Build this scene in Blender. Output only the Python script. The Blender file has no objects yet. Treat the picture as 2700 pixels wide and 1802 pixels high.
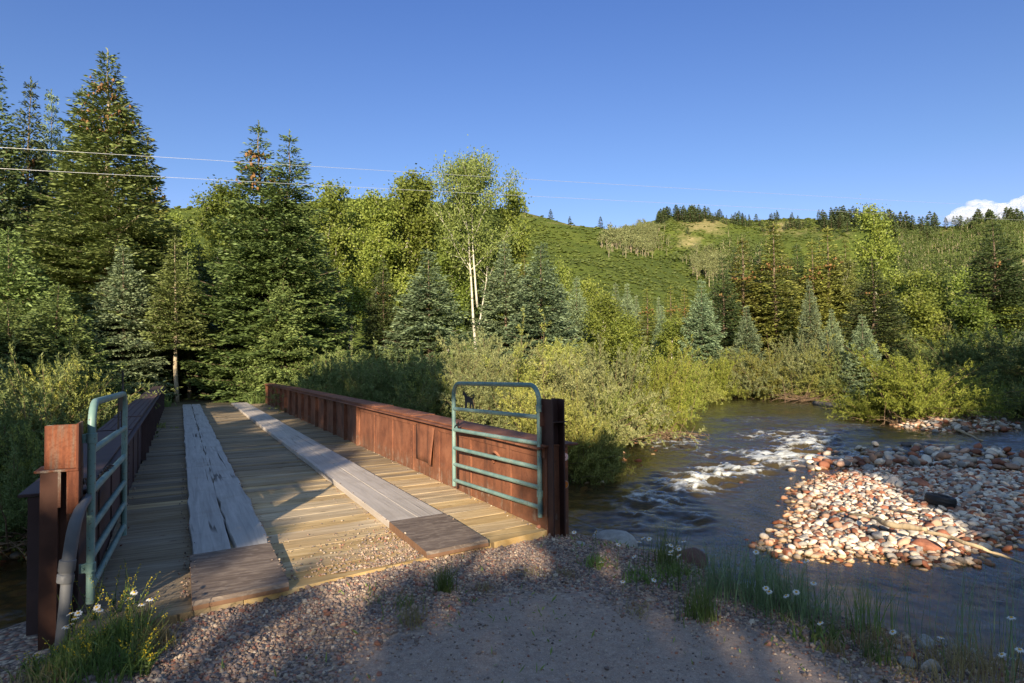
import bpy, math, random
import numpy as np
from mathutils import Matrix, Vector
R_ = math.radians
sc = bpy.context.scene
COL = sc.collection
rng = np.random.default_rng(7)
random.seed(7)

# ------------------------------------------------------------------ camera, sky, sun, exposure
CAMP = np.array([.564, -5.257, 1.581]); FPX = 1695.54        # metres; focal length in pixels of a 2700 px wide frame
YAW, PITCH, ROLL = .4766, .0309, -.0099
SUN_AZ, SUN_EL = R_(31.5), R_(16.7)                          # azimuth the light travels towards (from +y to +x), elevation
def _basis():
    cy, sy = math.cos(YAW), math.sin(YAW)
    r = np.array([cy, -sy, 0]); fw = np.array([sy, cy, 0]); up = np.array([0, 0, 1.])
    F = fw*math.cos(PITCH)+up*math.sin(PITCH); U = up*math.cos(PITCH)-fw*math.sin(PITCH)
    return r*math.cos(ROLL)+U*math.sin(ROLL), -r*math.sin(ROLL)+U*math.cos(ROLL), F
CR, CU, CF = _basis()
cam = bpy.data.objects.new('camera', bpy.data.cameras.new('camera')); COL.objects.link(cam)
cam.matrix_world = Matrix(((CR[0], CU[0], -CF[0], CAMP[0]), (CR[1], CU[1], -CF[1], CAMP[1]), (CR[2], CU[2], -CF[2], CAMP[2]), (0, 0, 0, 1)))
cam.data.sensor_width = 36; cam.data.lens = FPX/2700*36; cam.data.clip_end = 12000; cam.data.clip_start = .05
sc.camera = cam
world = bpy.data.worlds.new('World'); sc.world = world; world.use_nodes = True
wn = world.node_tree
sky = wn.nodes.new('ShaderNodeTexSky'); sky.sky_type = 'NISHITA'; sky.sun_disc = False
sky.sun_elevation = SUN_EL; sky.sun_rotation = SUN_AZ+math.pi; sky.altitude = 2000; sky.air_density = 1.0; sky.dust_density = .25; sky.ozone_density = 2.5
# the sky is deepest blue on the side away from the sun
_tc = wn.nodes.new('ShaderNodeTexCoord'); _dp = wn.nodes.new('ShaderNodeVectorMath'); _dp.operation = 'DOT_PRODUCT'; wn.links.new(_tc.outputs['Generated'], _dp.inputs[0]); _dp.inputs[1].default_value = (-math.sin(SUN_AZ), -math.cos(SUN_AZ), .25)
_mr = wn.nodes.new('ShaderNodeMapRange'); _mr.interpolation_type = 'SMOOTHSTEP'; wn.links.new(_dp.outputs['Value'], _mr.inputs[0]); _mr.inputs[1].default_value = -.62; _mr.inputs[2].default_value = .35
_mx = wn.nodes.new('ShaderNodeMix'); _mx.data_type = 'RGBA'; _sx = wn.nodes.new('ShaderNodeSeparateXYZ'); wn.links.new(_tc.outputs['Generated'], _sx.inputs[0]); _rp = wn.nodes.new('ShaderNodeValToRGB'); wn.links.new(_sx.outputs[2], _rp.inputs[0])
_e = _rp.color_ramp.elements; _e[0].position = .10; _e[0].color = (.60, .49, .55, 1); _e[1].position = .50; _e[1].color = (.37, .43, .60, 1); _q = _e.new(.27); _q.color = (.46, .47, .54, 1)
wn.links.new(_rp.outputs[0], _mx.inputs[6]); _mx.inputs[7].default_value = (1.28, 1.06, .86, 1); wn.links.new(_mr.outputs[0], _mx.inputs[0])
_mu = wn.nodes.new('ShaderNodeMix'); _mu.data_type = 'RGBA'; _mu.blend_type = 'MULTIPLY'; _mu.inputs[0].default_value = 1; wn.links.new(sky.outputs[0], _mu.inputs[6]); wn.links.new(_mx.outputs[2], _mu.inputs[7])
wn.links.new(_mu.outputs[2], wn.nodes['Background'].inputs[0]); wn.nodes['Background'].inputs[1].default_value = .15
sd = np.array([math.sin(SUN_AZ)*math.cos(SUN_EL), math.cos(SUN_AZ)*math.cos(SUN_EL), -math.sin(SUN_EL)])
sun = bpy.data.objects.new('sun', bpy.data.lights.new('sun', 'SUN')); COL.objects.link(sun)
sun.data.energy = 5.0; sun.data.angle = R_(.5); sun.data.color = (1, .84, .61)
sun.rotation_euler = Vector(sd).to_track_quat('-Z', 'Y').to_euler()
sc.view_settings.view_transform = 'Standard'; sc.view_settings.look = 'None'; sc.view_settings.exposure = 1.1; sc.view_settings.gamma = 1
sc.cycles.max_bounces = 6; sc.cycles.diffuse_bounces = 3; sc.cycles.glossy_bounces = 3; sc.cycles.transparent_max_bounces = 12; sc.cycles.transmission_bounces = 4; sc.cycles.volume_bounces = 5
sc.cycles.caustics_reflective = False; sc.cycles.caustics_refractive = False

# ------------------------------------------------------------------ measuring helpers (x, y below are pixels of a 2349 px wide view of the place)
K = 2700/2349.
def ray(x, y): return CF+CR*(x*K-1350)/FPX+CU*(901-y*K)/FPX
def at(x, y, z=0.):
    d = ray(x, y); return CAMP+d*((z-CAMP[2])/d[2])
def at_depth(x, y, D): return CAMP+ray(x, y)*D
def view(P):
    P = np.asarray(P, float)-CAMP; z = P@CF; z = np.where(np.abs(z) < 1e-6, 1e-6, z)
    return (1350+FPX*(P@CR)/z)/K, (901-FPX*(P@CU)/z)/K, z
def S(u, v): return u/K, v/K                                # full-size photo pixel -> view pixel

# ------------------------------------------------------------------ numpy noise
_T = np.random.default_rng(3).random((256, 256))
def vnoise(x, y, s=0):
    x = np.asarray(x, float)+s*17.3; y = np.asarray(y, float)+s*9.1
    xi = np.floor(x).astype(int); yi = np.floor(y).astype(int); fx = x-xi; fy = y-yi
    fx = fx*fx*(3-2*fx); fy = fy*fy*(3-2*fy)
    a = _T[xi & 255, yi & 255]; b = _T[(xi+1) & 255, yi & 255]; c = _T[xi & 255, (yi+1) & 255]; d = _T[(xi+1) & 255, (yi+1) & 255]
    return (a*(1-fx)+b*fx)*(1-fy)+(c*(1-fx)+d*fx)*fy
def fbm(x, y, o=4, s=0):
    r = 0; a = .5; t = 0
    for i in range(o): r = r+a*vnoise(x*2**i, y*2**i, s+i); t += a; a *= .5
    return r/t
def sstep(a, b, x):
    t = np.clip((np.asarray(x, float)-a)/(b-a), 0, 1); return t*t*(3-2*t)
def poly_sd(x, y, poly):                                    # signed distance, positive inside
    P = np.asarray(poly, float); x = np.asarray(x, float); y = np.asarray(y, float)
    best = np.full(x.shape, 1e18); ins = np.zeros(x.shape, bool)
    for i in range(len(P)):
        ax, ay = P[i]; bx, by = P[(i+1) % len(P)]
        dx, dy = bx-ax, by-ay; t = np.clip(((x-ax)*dx+(y-ay)*dy)/(dx*dx+dy*dy+1e-12), 0, 1)
        best = np.minimum(best, (x-ax-t*dx)**2+(y-ay-t*dy)**2)
        c = (ay > y) != (by > y)
        with np.errstate(divide='ignore', invalid='ignore'):
            ins ^= c & (x < (bx-ax)*(y-ay)/(by-ay if by != ay else 1e-12)+ax)
    d = np.sqrt(best); return np.where(ins, d, -d)

# ------------------------------------------------------------------ mesh helpers
def mesh_np(name, V, F, mat=None, smooth=False, attrs=None):
    V = np.asarray(V, np.float32).reshape(-1, 3); Fs = F if isinstance(F, list) else [F]
    Fs = [np.asarray(f, np.int32) for f in Fs if len(f)]
    me = bpy.data.meshes.new(name); me.vertices.add(len(V)); me.vertices.foreach_set('co', V.ravel())
    nl = sum(f.size for f in Fs); npoly = sum(len(f) for f in Fs)
    me.loops.add(nl); me.loops.foreach_set('vertex_index', np.concatenate([f.ravel() for f in Fs]))
    me.polygons.add(npoly); tot = np.concatenate([np.full(len(f), f.shape[1], np.int32) for f in Fs])
    st = np.concatenate([[0], np.cumsum(tot)[:-1]]).astype(np.int32)
    me.polygons.foreach_set('loop_start', st); me.polygons.foreach_set('loop_total', tot)
    me.polygons.foreach_set('use_smooth', np.full(npoly, bool(smooth)))
    for n, (dom, dat) in (attrs or {}).items():
        dat = np.asarray(dat, np.float32)
        if dat.ndim == 2:
            a = me.attributes.new(n, 'FLOAT_COLOR', dom); a.data.foreach_set('color', dat.ravel())
        else:
            a = me.attributes.new(n, 'FLOAT', dom); a.data.foreach_set('value', dat)
    me.update(calc_edges=True)
    for m in (mat if isinstance(mat, list) else [mat]):
        if m: me.materials.append(m)
    return me
def link(name, me, parent=None, loc=None):
    o = bpy.data.objects.new(name, me); COL.objects.link(o)
    if parent: o.parent = parent
    if loc is not None: o.location = tuple(float(v) for v in loc)
    return o
def tag(o, label=None, cat=None, group=None, kind=None):
    if label: o['label'] = label
    if cat: o['category'] = cat
    if group: o['group'] = group
    if kind: o['kind'] = kind
    return o
def empty(name, label, cat, loc=(0, 0, 0), group=None):
    o = link(name, None, None, loc); o.empty_display_size = .1; return tag(o, label, cat, group)
class MB:                                                   # collects shapes into ONE mesh
    def __init__(s): s.v = []; s.f = []; s.n = 0
    def add(s, V, F):
        V = np.asarray(V, float).reshape(-1, 3); s.v.append(V)
        for f in (F if isinstance(F, list) else [F]): s.f.append(np.asarray(f, int)+s.n)
        s.n += len(V); return s
    def box(s, a, b, bev=0., M=None):
        a, b = np.minimum(a, b)*1., np.maximum(a, b)*1.
        x0, y0, z0 = a; x1, y1, z1 = b
        if bev <= 0:
            V = np.array([(x, y, z) for z in (z0, z1) for y in (y0, y1) for x in (x0, x1)], float)
            F = np.array([(0, 2, 3, 1), (4, 5, 7, 6), (0, 1, 5, 4), (2, 6, 7, 3), (0, 4, 6, 2), (1, 3, 7, 5)])
            V2, F2 = V, [F]
        else:
            c = []
            for z, i in ((z0, 1), (z0+bev, 0), (z1-bev, 0), (z1, 1)):
                d = bev if i else 0
                c += [(x0+d, y0+bev+d*.0, z), (x0+bev, y0+d, z), (x1-bev, y0+d, z), (x1-d, y0+bev, z), (x1-d, y1-bev, z), (x1-bev, y1-d, z), (x0+bev, y1-d, z), (x0+d, y1-bev, z)]
            V2 = np.array(c, float); F = []
            for k in range(3):
                for i in range(8): F.append((k*8+i, k*8+(i+1) % 8, k*8+8+(i+1) % 8, k*8+8+i))
            F2 = [np.array(F), np.array([list(range(7, -1, -1)), list(range(24, 32))])]
        if M is not None: V2 = M(V2)
        return s.add(V2, F2)
    def tube(s, pts, r, n=8, caps=True):
        P = np.asarray(pts, float); m = len(P); r = np.broadcast_to(np.asarray(r, float), (m,))
        T = np.gradient(P, axis=0); T /= np.linalg.norm(T, axis=1, keepdims=True)+1e-12
        u = np.array([0, 0, 1.]) if abs(T[0, 2]) < .9 else np.array([1., 0, 0])
        V = np.empty((m, n, 3)); an = np.arange(n)*2*math.pi/n
        for i in range(m):
            u = u-T[i]*(u@T[i]); u /= np.linalg.norm(u)+1e-12; w = np.cross(T[i], u)
            V[i] = P[i]+r[i]*(np.cos(an)[:, None]*u+np.sin(an)[:, None]*w)
        i, j = np.meshgrid(np.arange(m-1), np.arange(n), indexing='ij'); j2 = (j+1) % n
        F = [np.stack([i*n+j, i*n+j2, (i+1)*n+j2, (i+1)*n+j], -1).reshape(-1, 4)]
        if caps: F.append(np.array([list(range(n-1, -1, -1)), list(range((m-1)*n, m*n))]))
        return s.add(V, F)
    def prism(s, pts, d0, d1, axes):                        # outline in the plane (axes[0], axes[1]) extruded along axes[2]
        P = np.asarray(pts, float); n = len(P); V = np.zeros((2*n, 3))
        for k, d in ((0, d0), (1, d1)):
            V[k*n:(k+1)*n, axes[0]] = P[:, 0]; V[k*n:(k+1)*n, axes[1]] = P[:, 1]; V[k*n:(k+1)*n, axes[2]] = d
        return s.add(V, [np.array([list(range(n-1, -1, -1)), list(range(n, 2*n))]), np.array([(i, (i+1) % n, n+(i+1) % n, n+i) for i in range(n)])])
    def mesh(s, name, mat, smooth=False):
        by = {}
        for f in s.f: by.setdefault(f.shape[1], []).append(f)
        return mesh_np(name, np.concatenate(s.v), [np.concatenate(f) for f in by.values()], mat, smooth)
    def obj(s, name, mat, parent=None, smooth=False, loc=None): return link(name, s.mesh(name, mat, smooth), parent, loc)
def shade_auto(o, ang=40):
    me = o.data; me.polygons.foreach_set('use_smooth', np.ones(len(me.polygons), bool))
    me.set_sharp_from_angle(angle=R_(ang))
    return o
def ico(sub):
    import bmesh
    bm = bmesh.new(); bmesh.ops.create_icosphere(bm, subdivisions=sub, radius=1)
    V = np.array([v.co[:] for v in bm.verts]); F = np.array([[v.index for v in f.verts] for f in bm.faces]); bm.free(); return V, F
ICO = {i: ico(i) for i in (1, 2, 3, 4)}
def quads_mesh(name, Q, mat, attrs=None):                   # Q: (n,4,3)
    n = len(Q); return mesh_np(name, Q.reshape(-1, 3), np.arange(n*4).reshape(n, 4), mat, False, attrs)
def unit(v): return v/(np.linalg.norm(v, axis=-1, keepdims=True)+1e-9)
def diamonds(P, D, L, W, rg, flat=0.):                      # leaf-like kites from P along unit D
    n = len(P); rn = unit(rg.normal(size=(n, 3))); r = unit(np.cross(D, rn+np.where(rg.random(n) < flat, 1.6, 0.)[:, None]*np.array([0, 0, 1.])))
    L = np.broadcast_to(L, (n,))[:, None]; W = np.broadcast_to(W, (n,))[:, None]
    return np.stack([P, P+D*L*.45+r*W*.5, P+D*L, P+D*L*.45-r*W*.5], 1)

# ------------------------------------------------------------------ material helpers
class G:
    def __init__(s, name):
        s.m = bpy.data.materials.new(name); s.m.use_nodes = True; s.t = s.m.node_tree; s.t.nodes.clear()
        s.o = s.n('ShaderNodeOutputMaterial')
    def n(s, t, **kw):
        x = s.t.nodes.new(t)
        for k, v in kw.items(): setattr(x, k, v)
        return x
    def set(s, inp, v):
        if isinstance(v, bpy.types.NodeSocket): s.t.links.new(v, inp)
        elif v is not None:
            if inp.type == 'RGBA' and len(v) == 3: v = (*v, 1)
            inp.default_value = v
    def co(s, k='Object', scale=None, rot=None):
        v = s.n('ShaderNodeTexCoord').outputs[k]
        if scale is None and rot is None: return v
        m = s.n('ShaderNodeMapping'); s.set(m.inputs[0], v)
        if scale is not None: m.inputs['Scale'].default_value = scale
        if rot is not None: m.inputs['Rotation'].default_value = rot
        return m.outputs[0]
    def pos(s, scale=(1, 1, 1)):
        m = s.n('ShaderNodeMapping'); s.set(m.inputs[0], s.n('ShaderNodeNewGeometry').outputs['Position']); m.inputs['Scale'].default_value = scale; return m.outputs[0]
    def noise(s, vec, scale=1., detail=4., rough=.55, dist=0., col=False):
        x = s.n('ShaderNodeTexNoise'); s.set(x.inputs['Vector'], vec); x.inputs['Scale'].default_value = scale; x.inputs['Detail'].default_value = detail
        x.inputs['Roughness'].default_value = rough; x.inputs['Distortion'].default_value = dist; return x.outputs['Color' if col else 'Fac']
    def voro(s, vec, scale=1., feat='F1', out='Distance', rnd=1.):
        x = s.n('ShaderNodeTexVoronoi', feature=feat); s.set(x.inputs['Vector'], vec); x.inputs['Scale'].default_value = scale; x.inputs['Randomness'].default_value = rnd; return x.outputs[out]
    def ramp(s, f, st, interp='LINEAR'):
        x = s.n('ShaderNodeValToRGB'); e = x.color_ramp.elements; x.color_ramp.interpolation = interp
        while len(e) < len(st): e.new(.5)
        for a, (p, c) in zip(e, st):
            a.position = p; a.color = (c, c, c, 1) if not isinstance(c, tuple) else (*c, 1)
        s.set(x.inputs[0], f); return x.outputs[0]
    def mix(s, f, a, b, bl='MIX'):
        x = s.n('ShaderNodeMix', data_type='RGBA', blend_type=bl); s.set(x.inputs[0], f); s.set(x.inputs[6], a); s.set(x.inputs[7], b); return x.outputs[2]
    def math(s, op, a, b=None, c=None, clamp=False):
        x = s.n('ShaderNodeMath', operation=op, use_clamp=clamp)
        for i, v in enumerate((a, b, c)):
            if v is not None: s.set(x.inputs[i], v)
        return x.outputs[0]
    def attr(s, n, out='Fac'): return s.n('ShaderNodeAttribute', attribute_name=n).outputs[out]
    def island(s): return s.n('ShaderNodeNewGeometry').outputs['Random Per Island']
    def orand(s): return s.n('ShaderNodeObjectInfo').outputs['Random']
    def xyz(s, v): x = s.n('ShaderNodeSeparateXYZ'); s.set(x.inputs[0], v); return x.outputs
    def hsv(s, c, h=.5, sa=1., v=1.):
        x = s.n('ShaderNodeHueSaturation'); s.set(x.inputs['Color'], c); s.set(x.inputs['Hue'], h); s.set(x.inputs['Saturation'], sa); s.set(x.inputs['Value'], v); return x.outputs[0]
    def bump(s, h, st=.5, d=.01, nrm=None):
        x = s.n('ShaderNodeBump'); s.set(x.inputs['Height'], h); x.inputs['Strength'].default_value = st; x.inputs['Distance'].default_value = d
        if nrm is not None: s.set(x.inputs['Normal'], nrm)
        return x.outputs[0]
    def pbr(s, col, rough=.7, nrm=None, metal=0., spec=.5):
        x = s.n('ShaderNodeBsdfPrincipled'); s.set(x.inputs['Base Color'], col); s.set(x.inputs['Roughness'], rough); s.set(x.inputs['Metallic'], metal); s.set(x.inputs['Specular IOR Level'], spec)
        if nrm is not None: s.set(x.inputs['Normal'], nrm)
        return x.outputs[0]
    def done(s, sh): s.t.links.new(sh, s.o.inputs[0]); return s.m
    def leaf(s, col, trans=.3, rough=.55, spec=.3):
        p = s.pbr(col, rough, spec=spec); t = s.n('ShaderNodeBsdfTranslucent'); s.set(t.inputs[0], col)
        m = s.n('ShaderNodeMixShader'); m.inputs[0].default_value = trans; s.t.links.new(p, m.inputs[1]); s.t.links.new(t.outputs[0], m.inputs[2]); return s.done(m.outputs[0])
def map_range(g, v, a, b, c, d):
    x = g.n('ShaderNodeMapRange'); g.set(x.inputs[0], v)
    for i, k in enumerate((a, b, c, d)): x.inputs[i+1].default_value = k
    return x.outputs[0]

def foliage_mat(name, dark, light, trans=.3, tip=None, obj_var=.25, clump=.9):
    g = G(name); c = g.co('Object')
    n = g.noise(c, clump, 3.)
    f = g.math('ADD', g.math('MULTIPLY', g.island(), .55), g.math('MULTIPLY', g.math('SUBTRACT', n, .28), .9), clamp=True)
    st = [(0., dark), (.75, light)] + ([(1., tip)] if tip else [])
    col = g.ramp(f, st)
    r = g.orand()
    col = g.hsv(col, map_range(g, r, 0, 1, .5-.018*obj_var*4, .5+.012*obj_var*4), 1., map_range(g, g.math('FRACT', g.math('MULTIPLY', r, 7.3)), 0, 1, 1-obj_var, 1+obj_var))
    return g.leaf(col, trans)
M = {}
M['spruce'] = foliage_mat('spruce_needles', (0.055, 0.084, 0.025), (0.210, 0.273, 0.081), .18, (0.273, 0.318, 0.101))
M['spruce_blue'] = foliage_mat('blue_spruce_needles', (0.081, 0.120, 0.066), (0.265, 0.346, 0.182), .18, (0.364, 0.455, 0.283))
M['spruce_dark'] = foliage_mat('dark_spruce_needles', (0.031, 0.053, 0.020), (0.118, 0.161, 0.053), .15)
M['spruce_gold'] = foliage_mat('golden_spruce_needles', (0.085, 0.104, 0.020), (0.284, 0.293, 0.066), .2)
M['aspen'] = foliage_mat('aspen_leaves', (0.069, 0.109, 0.016), (0.247, 0.299, 0.057), .38, (0.356, 0.380, 0.115))
M['cotton'] = foliage_mat('cottonwood_leaves', (0.072, 0.108, 0.022), (0.252, 0.300, 0.078), .35, (0.396, 0.420, 0.180))
M['willow'] = foliage_mat('willow_leaves', (.080, .110, .026), (.345, .365, .088), .32, (.50, .46, .18), .28, 1.3)
M['willow_sage'] = foliage_mat('sage_willow_leaves', (.075, .098, .036), (.265, .285, .115), .32, (.40, .40, .21), .28, 1.2)
M['willow_dark'] = foliage_mat('green_willow_leaves', (0.081, 0.121, 0.035), (0.251, 0.300, 0.097), .3, (0.356, 0.405, 0.162), .18, 1.6)
M['scrub'] = foliage_mat('oak_scrub', (.044, .066, .011), (.110, .135, .026), .15, None, 0., .012)
M['conifer_far'] = foliage_mat('far_conifer', (0.031, 0.051, 0.020), (0.102, 0.136, 0.051), .1)
M['grass'] = foliage_mat('grass_blades', (0.081, 0.128, 0.030), (0.216, 0.297, 0.081), .35, (0.365, 0.351, 0.149))
M['grass_blue'] = foliage_mat('blue_green_grass', (0.119, 0.187, 0.085), (0.255, 0.348, 0.178), .3, (0.340, 0.391, 0.204))
M['grass_dry'] = foliage_mat('dry_grass', (.20, .15, .06), (.36, .29, .14), .3)
def bark(name, a, b, scale, rot=.9):
    g = G(name); c = g.co('Object', (scale, scale, scale*.25)); n = g.noise(c, 1., 6., .6)
    return g.done(g.pbr(g.ramp(n, [(.3, a), (.7, b)]), rot, g.bump(n, .8, .03), spec=.2))
M['bark'] = bark('spruce_bark', (.09, .06, .04), (.24, .18, .13), 9)
M['bark_pale'] = bark('pale_spruce_bark', (.26, .20, .13), (.48, .40, .29), 9)
M['twig'] = bark('willow_stems', (.09, .055, .035), (.26, .18, .11), 12)
def white_bark():
    g = G('aspen_bark'); c = g.co('Object', (1., 1., 4.)); n = g.noise(c, 2.4, 5., .6)
    return g.done(g.pbr(g.ramp(n, [(.30, (.06, .05, .04)), (.42, (.46, .42, .34)), (.7, (.66, .62, .52))]), .8))
M['bark_white'] = white_bark()
def cones():
    g = G('spruce_cones'); return g.done(g.pbr(g.ramp(g.island(), [(0, (.14, .065, .022)), (1, (.27, .14, .05))]), .8))
M['cone'] = cones()
def wet(g, col):                                            # stones at and below the water line are wet: darker and browner
    z = g.xyz(g.n('ShaderNodeNewGeometry').outputs['Position'])[2]
    return g.mix(map_range(g, z, WZ_-.01, WZ_+.075, 1., 0.), col, g.mix(1., col, (.60, .40, .20), 'MULTIPLY'))
WZ_ = -1.45
def stone(name, a, b, c3=None):
    g = G(name); c = g.co('Object'); n = g.noise(c, 3.5, 6., .62); n2 = g.noise(c, 30., 3.)
    col = g.ramp(n, [(.3, a), (.65, b)] + ([(.85, c3)] if c3 else []))
    col = g.hsv(col, .5, 1., map_range(g, g.orand(), 0, 1, .78, 1.18))
    return g.done(g.pbr(wet(g, col), .75, g.bump(n2, .25, .01), spec=.35))
M['c_cream'] = stone('cream_stone', (.50, .44, .36), (.78, .70, .59))
M['c_pink'] = stone('pink_stone', (.46, .28, .20), (.66, .44, .33))
M['c_red'] = stone('red_stone', (.20, .075, .045), (.36, .15, .09))
M['c_grey'] = stone('grey_stone', (.20, .19, .19), (.40, .38, .37))
M['boulder_red'] = stone('maroon_boulder', (.09, .05, .045), (.17, .09, .075))
M['boulder_grey'] = stone('grey_boulder', (.20, .19, .18), (.40, .38, .35))
def pebbles(name, st, rough=.8):
    g = G(name); i = g.island()
    col = g.ramp(g.math('FRACT', g.math('MULTIPLY', i, 13.7)), st, 'CONSTANT')
    col = g.hsv(col, .5, 1., map_range(g, g.math('FRACT', g.math('MULTIPLY', i, 91.3)), 0, 1, .65, 1.25))
    col = g.mix(.35, col, g.mix(1., col, g.ramp(g.noise(g.co('Object'), 25., 4.), [(.3, .5), (.7, 1.)]), 'MULTIPLY'))
    return g.done(g.pbr(wet(g, col), rough, spec=.3))
PEB = [(0, (0.35, 0.25, 0.20)), (.2, (0.23, 0.19, 0.18)), (.36, (0.44, 0.32, 0.24)), (.52, (0.31, 0.15, 0.11)), (.64, (0.49, 0.40, 0.31)), (.76, (0.28, 0.21, 0.18)), (.9, (0.17, 0.13, 0.12))]
M['gravel'] = pebbles('gravel_chips', PEB)
M['cobbles'] = pebbles('cobble_mix', [(0, (.68, .58, .47)), (.24, (.50, .31, .22)), (.42, (.40, .37, .34)), (.54, (.28, .11, .065)), (.70, (.70, .62, .52)), (.84, (.20, .17, .155)), (.93, (.36, .22, .15))])
# ---- paint, steel, wood
def rust():
    g = G('rusty_red_steel'); p = g.co('Object'); n = g.noise(p, 3., 7., .65); n2 = g.noise(g.co('Object', (9, 9, 1.2)), 1., 5., .6); n3 = g.noise(p, 42., 4.)
    col = g.ramp(n, [(.25, (.090, .032, .019)), (.5, (.215, .082, .043)), (.72, (.30, .125, .068))])
    col = g.mix(g.ramp(n2, [(.52, 0.), (.68, .75)]), col, (.060, .028, .020))
    col = g.mix(g.math('MULTIPLY', g.ramp(n3, [(.55, 0.), (.7, 1.)]), .35), col, (.05, .022, .016))
    z = g.xyz(p)[2]                                         # scraped primer and dried mud along the foot of the plate
    band = g.math('MULTIPLY', map_range(g, g.math('ADD', z, g.math('MULTIPLY', g.math('SUBTRACT', n, .5), .5)), .02, .24, 1., 0.), map_range(g, z, -.02, .06, .4, 1.), clamp=True)
    chip = g.ramp(g.noise(g.co('Object', (6, 6, 3.)), 1.6, 8., .75), [(.53, 0.), (.6, 1.)])
    col = g.mix(g.math('MULTIPLY', g.math('MULTIPLY', band, chip), .8), col, (.36, .29, .24))
    col = g.mix(g.math('MULTIPLY', band, .45), col, (.13, .075, .045))
    return g.done(g.pbr(col, .72, g.bump(g.math('ADD', n, g.math('MULTIPLY', n3, .3)), .35, .02), spec=.35))
M['rust'] = rust()
def post_rust():
    g = G('streaked_post_rust'); p = g.co('Object'); n = g.noise(g.co('Object', (14, 14, 1.1)), 1., 5., .6); n2 = g.noise(p, 60., 5., .7)
    col = g.ramp(n, [(.36, (.095, .028, .015)), (.47, (.20, .065, .030)), (.55, (.15, .095, .070)), (.62, (.27, .23, .19)), (.70, (.19, .070, .034))])
    col = g.mix(g.ramp(n2, [(.45, 0.), (.62, .6)]), col, (.10, .03, .014))
    return g.done(g.pbr(col, .75, g.bump(n2, .3, .006), spec=.3))
M['post'] = post_rust()
def gate_paint():
    g = G('teal_gate_paint'); p = g.co('Object'); n = g.noise(p, 6., 5.); n2 = g.noise(p, 55., 4.)
    col = g.ramp(n, [(.3, (.105, .195, .190)), (.52, (.165, .265, .245)), (.72, (.235, .335, .300))])
    col = g.mix(g.ramp(g.math('ADD', g.math('MULTIPLY', n2, .7), g.math('MULTIPLY', n, .3)), [(.585, 0.), (.64, .85)]), col, (.13, .07, .045))
    return g.done(g.pbr(col, .48, g.bump(n, .1, .004), spec=.45))
M['gate'] = gate_paint()
def simple(name, c, rough=.6, metal=0., spec=.4, var=.25, sc_=20.):
    g = G(name); n = g.noise(g.co('Object'), sc_, 4.)
    return g.done(g.pbr(g.mix(n, tuple(v*(1-var) for v in c), tuple(min(1, v*(1+var)) for v in c)), rough, g.bump(n, .15, .004), metal, spec))
M['black_steel'] = simple('black_painted_steel', (.018, .018, .022), .6)
M['chain'] = simple('rusty_chain_steel', (.075, .05, .04), .6, .5)
M['conduit'] = simple('weathered_grey_conduit', (.12, .125, .14), .55, 0., .4, .35, 7.)
M['orange'] = simple('orange_reflector', (.62, .16, .012), .3, 0., .6, .2, 60.)
M['pink'] = simple('faded_pink_reflector', (.66, .42, .42), .4, 0., .5, .12, 40.)
M['rim'] = simple('reflector_rim', (.45, .43, .42), .4, .6)
M['tyre'] = simple('tyre_rubber', (.018, .018, .019), .6)
M['wire'] = simple('aluminium_wire', (.55, .55, .55), .4, .5)
M['rust_dark'] = simple('shade_dark_steel', (.062, .036, .036), .65, 0., .4, .45, 5.)  # left girder's rust, darkened to hold its backlit shade in the colour
M['post_shade'] = simple('shade_brown_steel', (.085, .036, .024), .7, 0., .3, .5, 9.)  # left post column: the shade on it is put into this brown
M['post_dark'] = simple('shade_maroon_steel', (.055, .024, .020), .65, 0., .4, .4, 8.)  # right post rust, darkened in colour to stand for its shade
def planks():
    g = G('deck_plank_wood'); p = g.co('Object', (1.1, 26, 10)); n = g.noise(p, 1., 6., .62, .6); i = g.island(); age = g.attr('age')
    big = g.noise(g.co('Object', (.9, 3.5, 1)), 1., 4.)
    new = g.ramp(n, [(.28, (.36, .24, .11)), (.5, (.60, .44, .235)), (.72, (.72, .56, .34))])
    old = g.ramp(n, [(.3, (.085, .066, .046)), (.5, (.20, .158, .108)), (.72, (.31, .255, .19))])
    col = g.mix(age, new, old)
    col = g.mix(g.math('MULTIPLY', g.ramp(big, [(.42, 0.), (.66, 1.)]), .62), col, g.mix(age, (.30, .185, .072), (.16, .115, .065)))
    grime = g.noise(g.co('Object', (2.2, 9, 1)), 1., 7., .72)
    col = g.mix(g.math('MULTIPLY', g.ramp(grime, [(.52, 0.), (.72, 1.)]), .45), col, (.20, .145, .09))
    knot = g.voro(g.co('Object', (2.6, 7, 1)), 1.); col = g.mix(g.ramp(knot, [(.05, .8), (.11, 0.)]), col, (.11, .055, .025))
    col = g.hsv(col, .5, map_range(g, i, 0, 1, .8, 1.1), map_range(g, g.math('FRACT', g.math('MULTIPLY', i, 17.7)), 0, 1, .88, 1.08))
    crack = g.ramp(g.noise(g.co('Object', (.8, 60, 1)), 1., 3., .5, .3), [(.34, 1.), (.38, 0.)])
    col = g.mix(g.math('MULTIPLY', crack, .65), col, (.035, .025, .018))
    return g.done(g.pbr(col, .82, g.bump(g.math('SUBTRACT', n, g.math('MULTIPLY', crack, .8)), .30, .004), spec=.25))
M['planks'] = planks()
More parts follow.
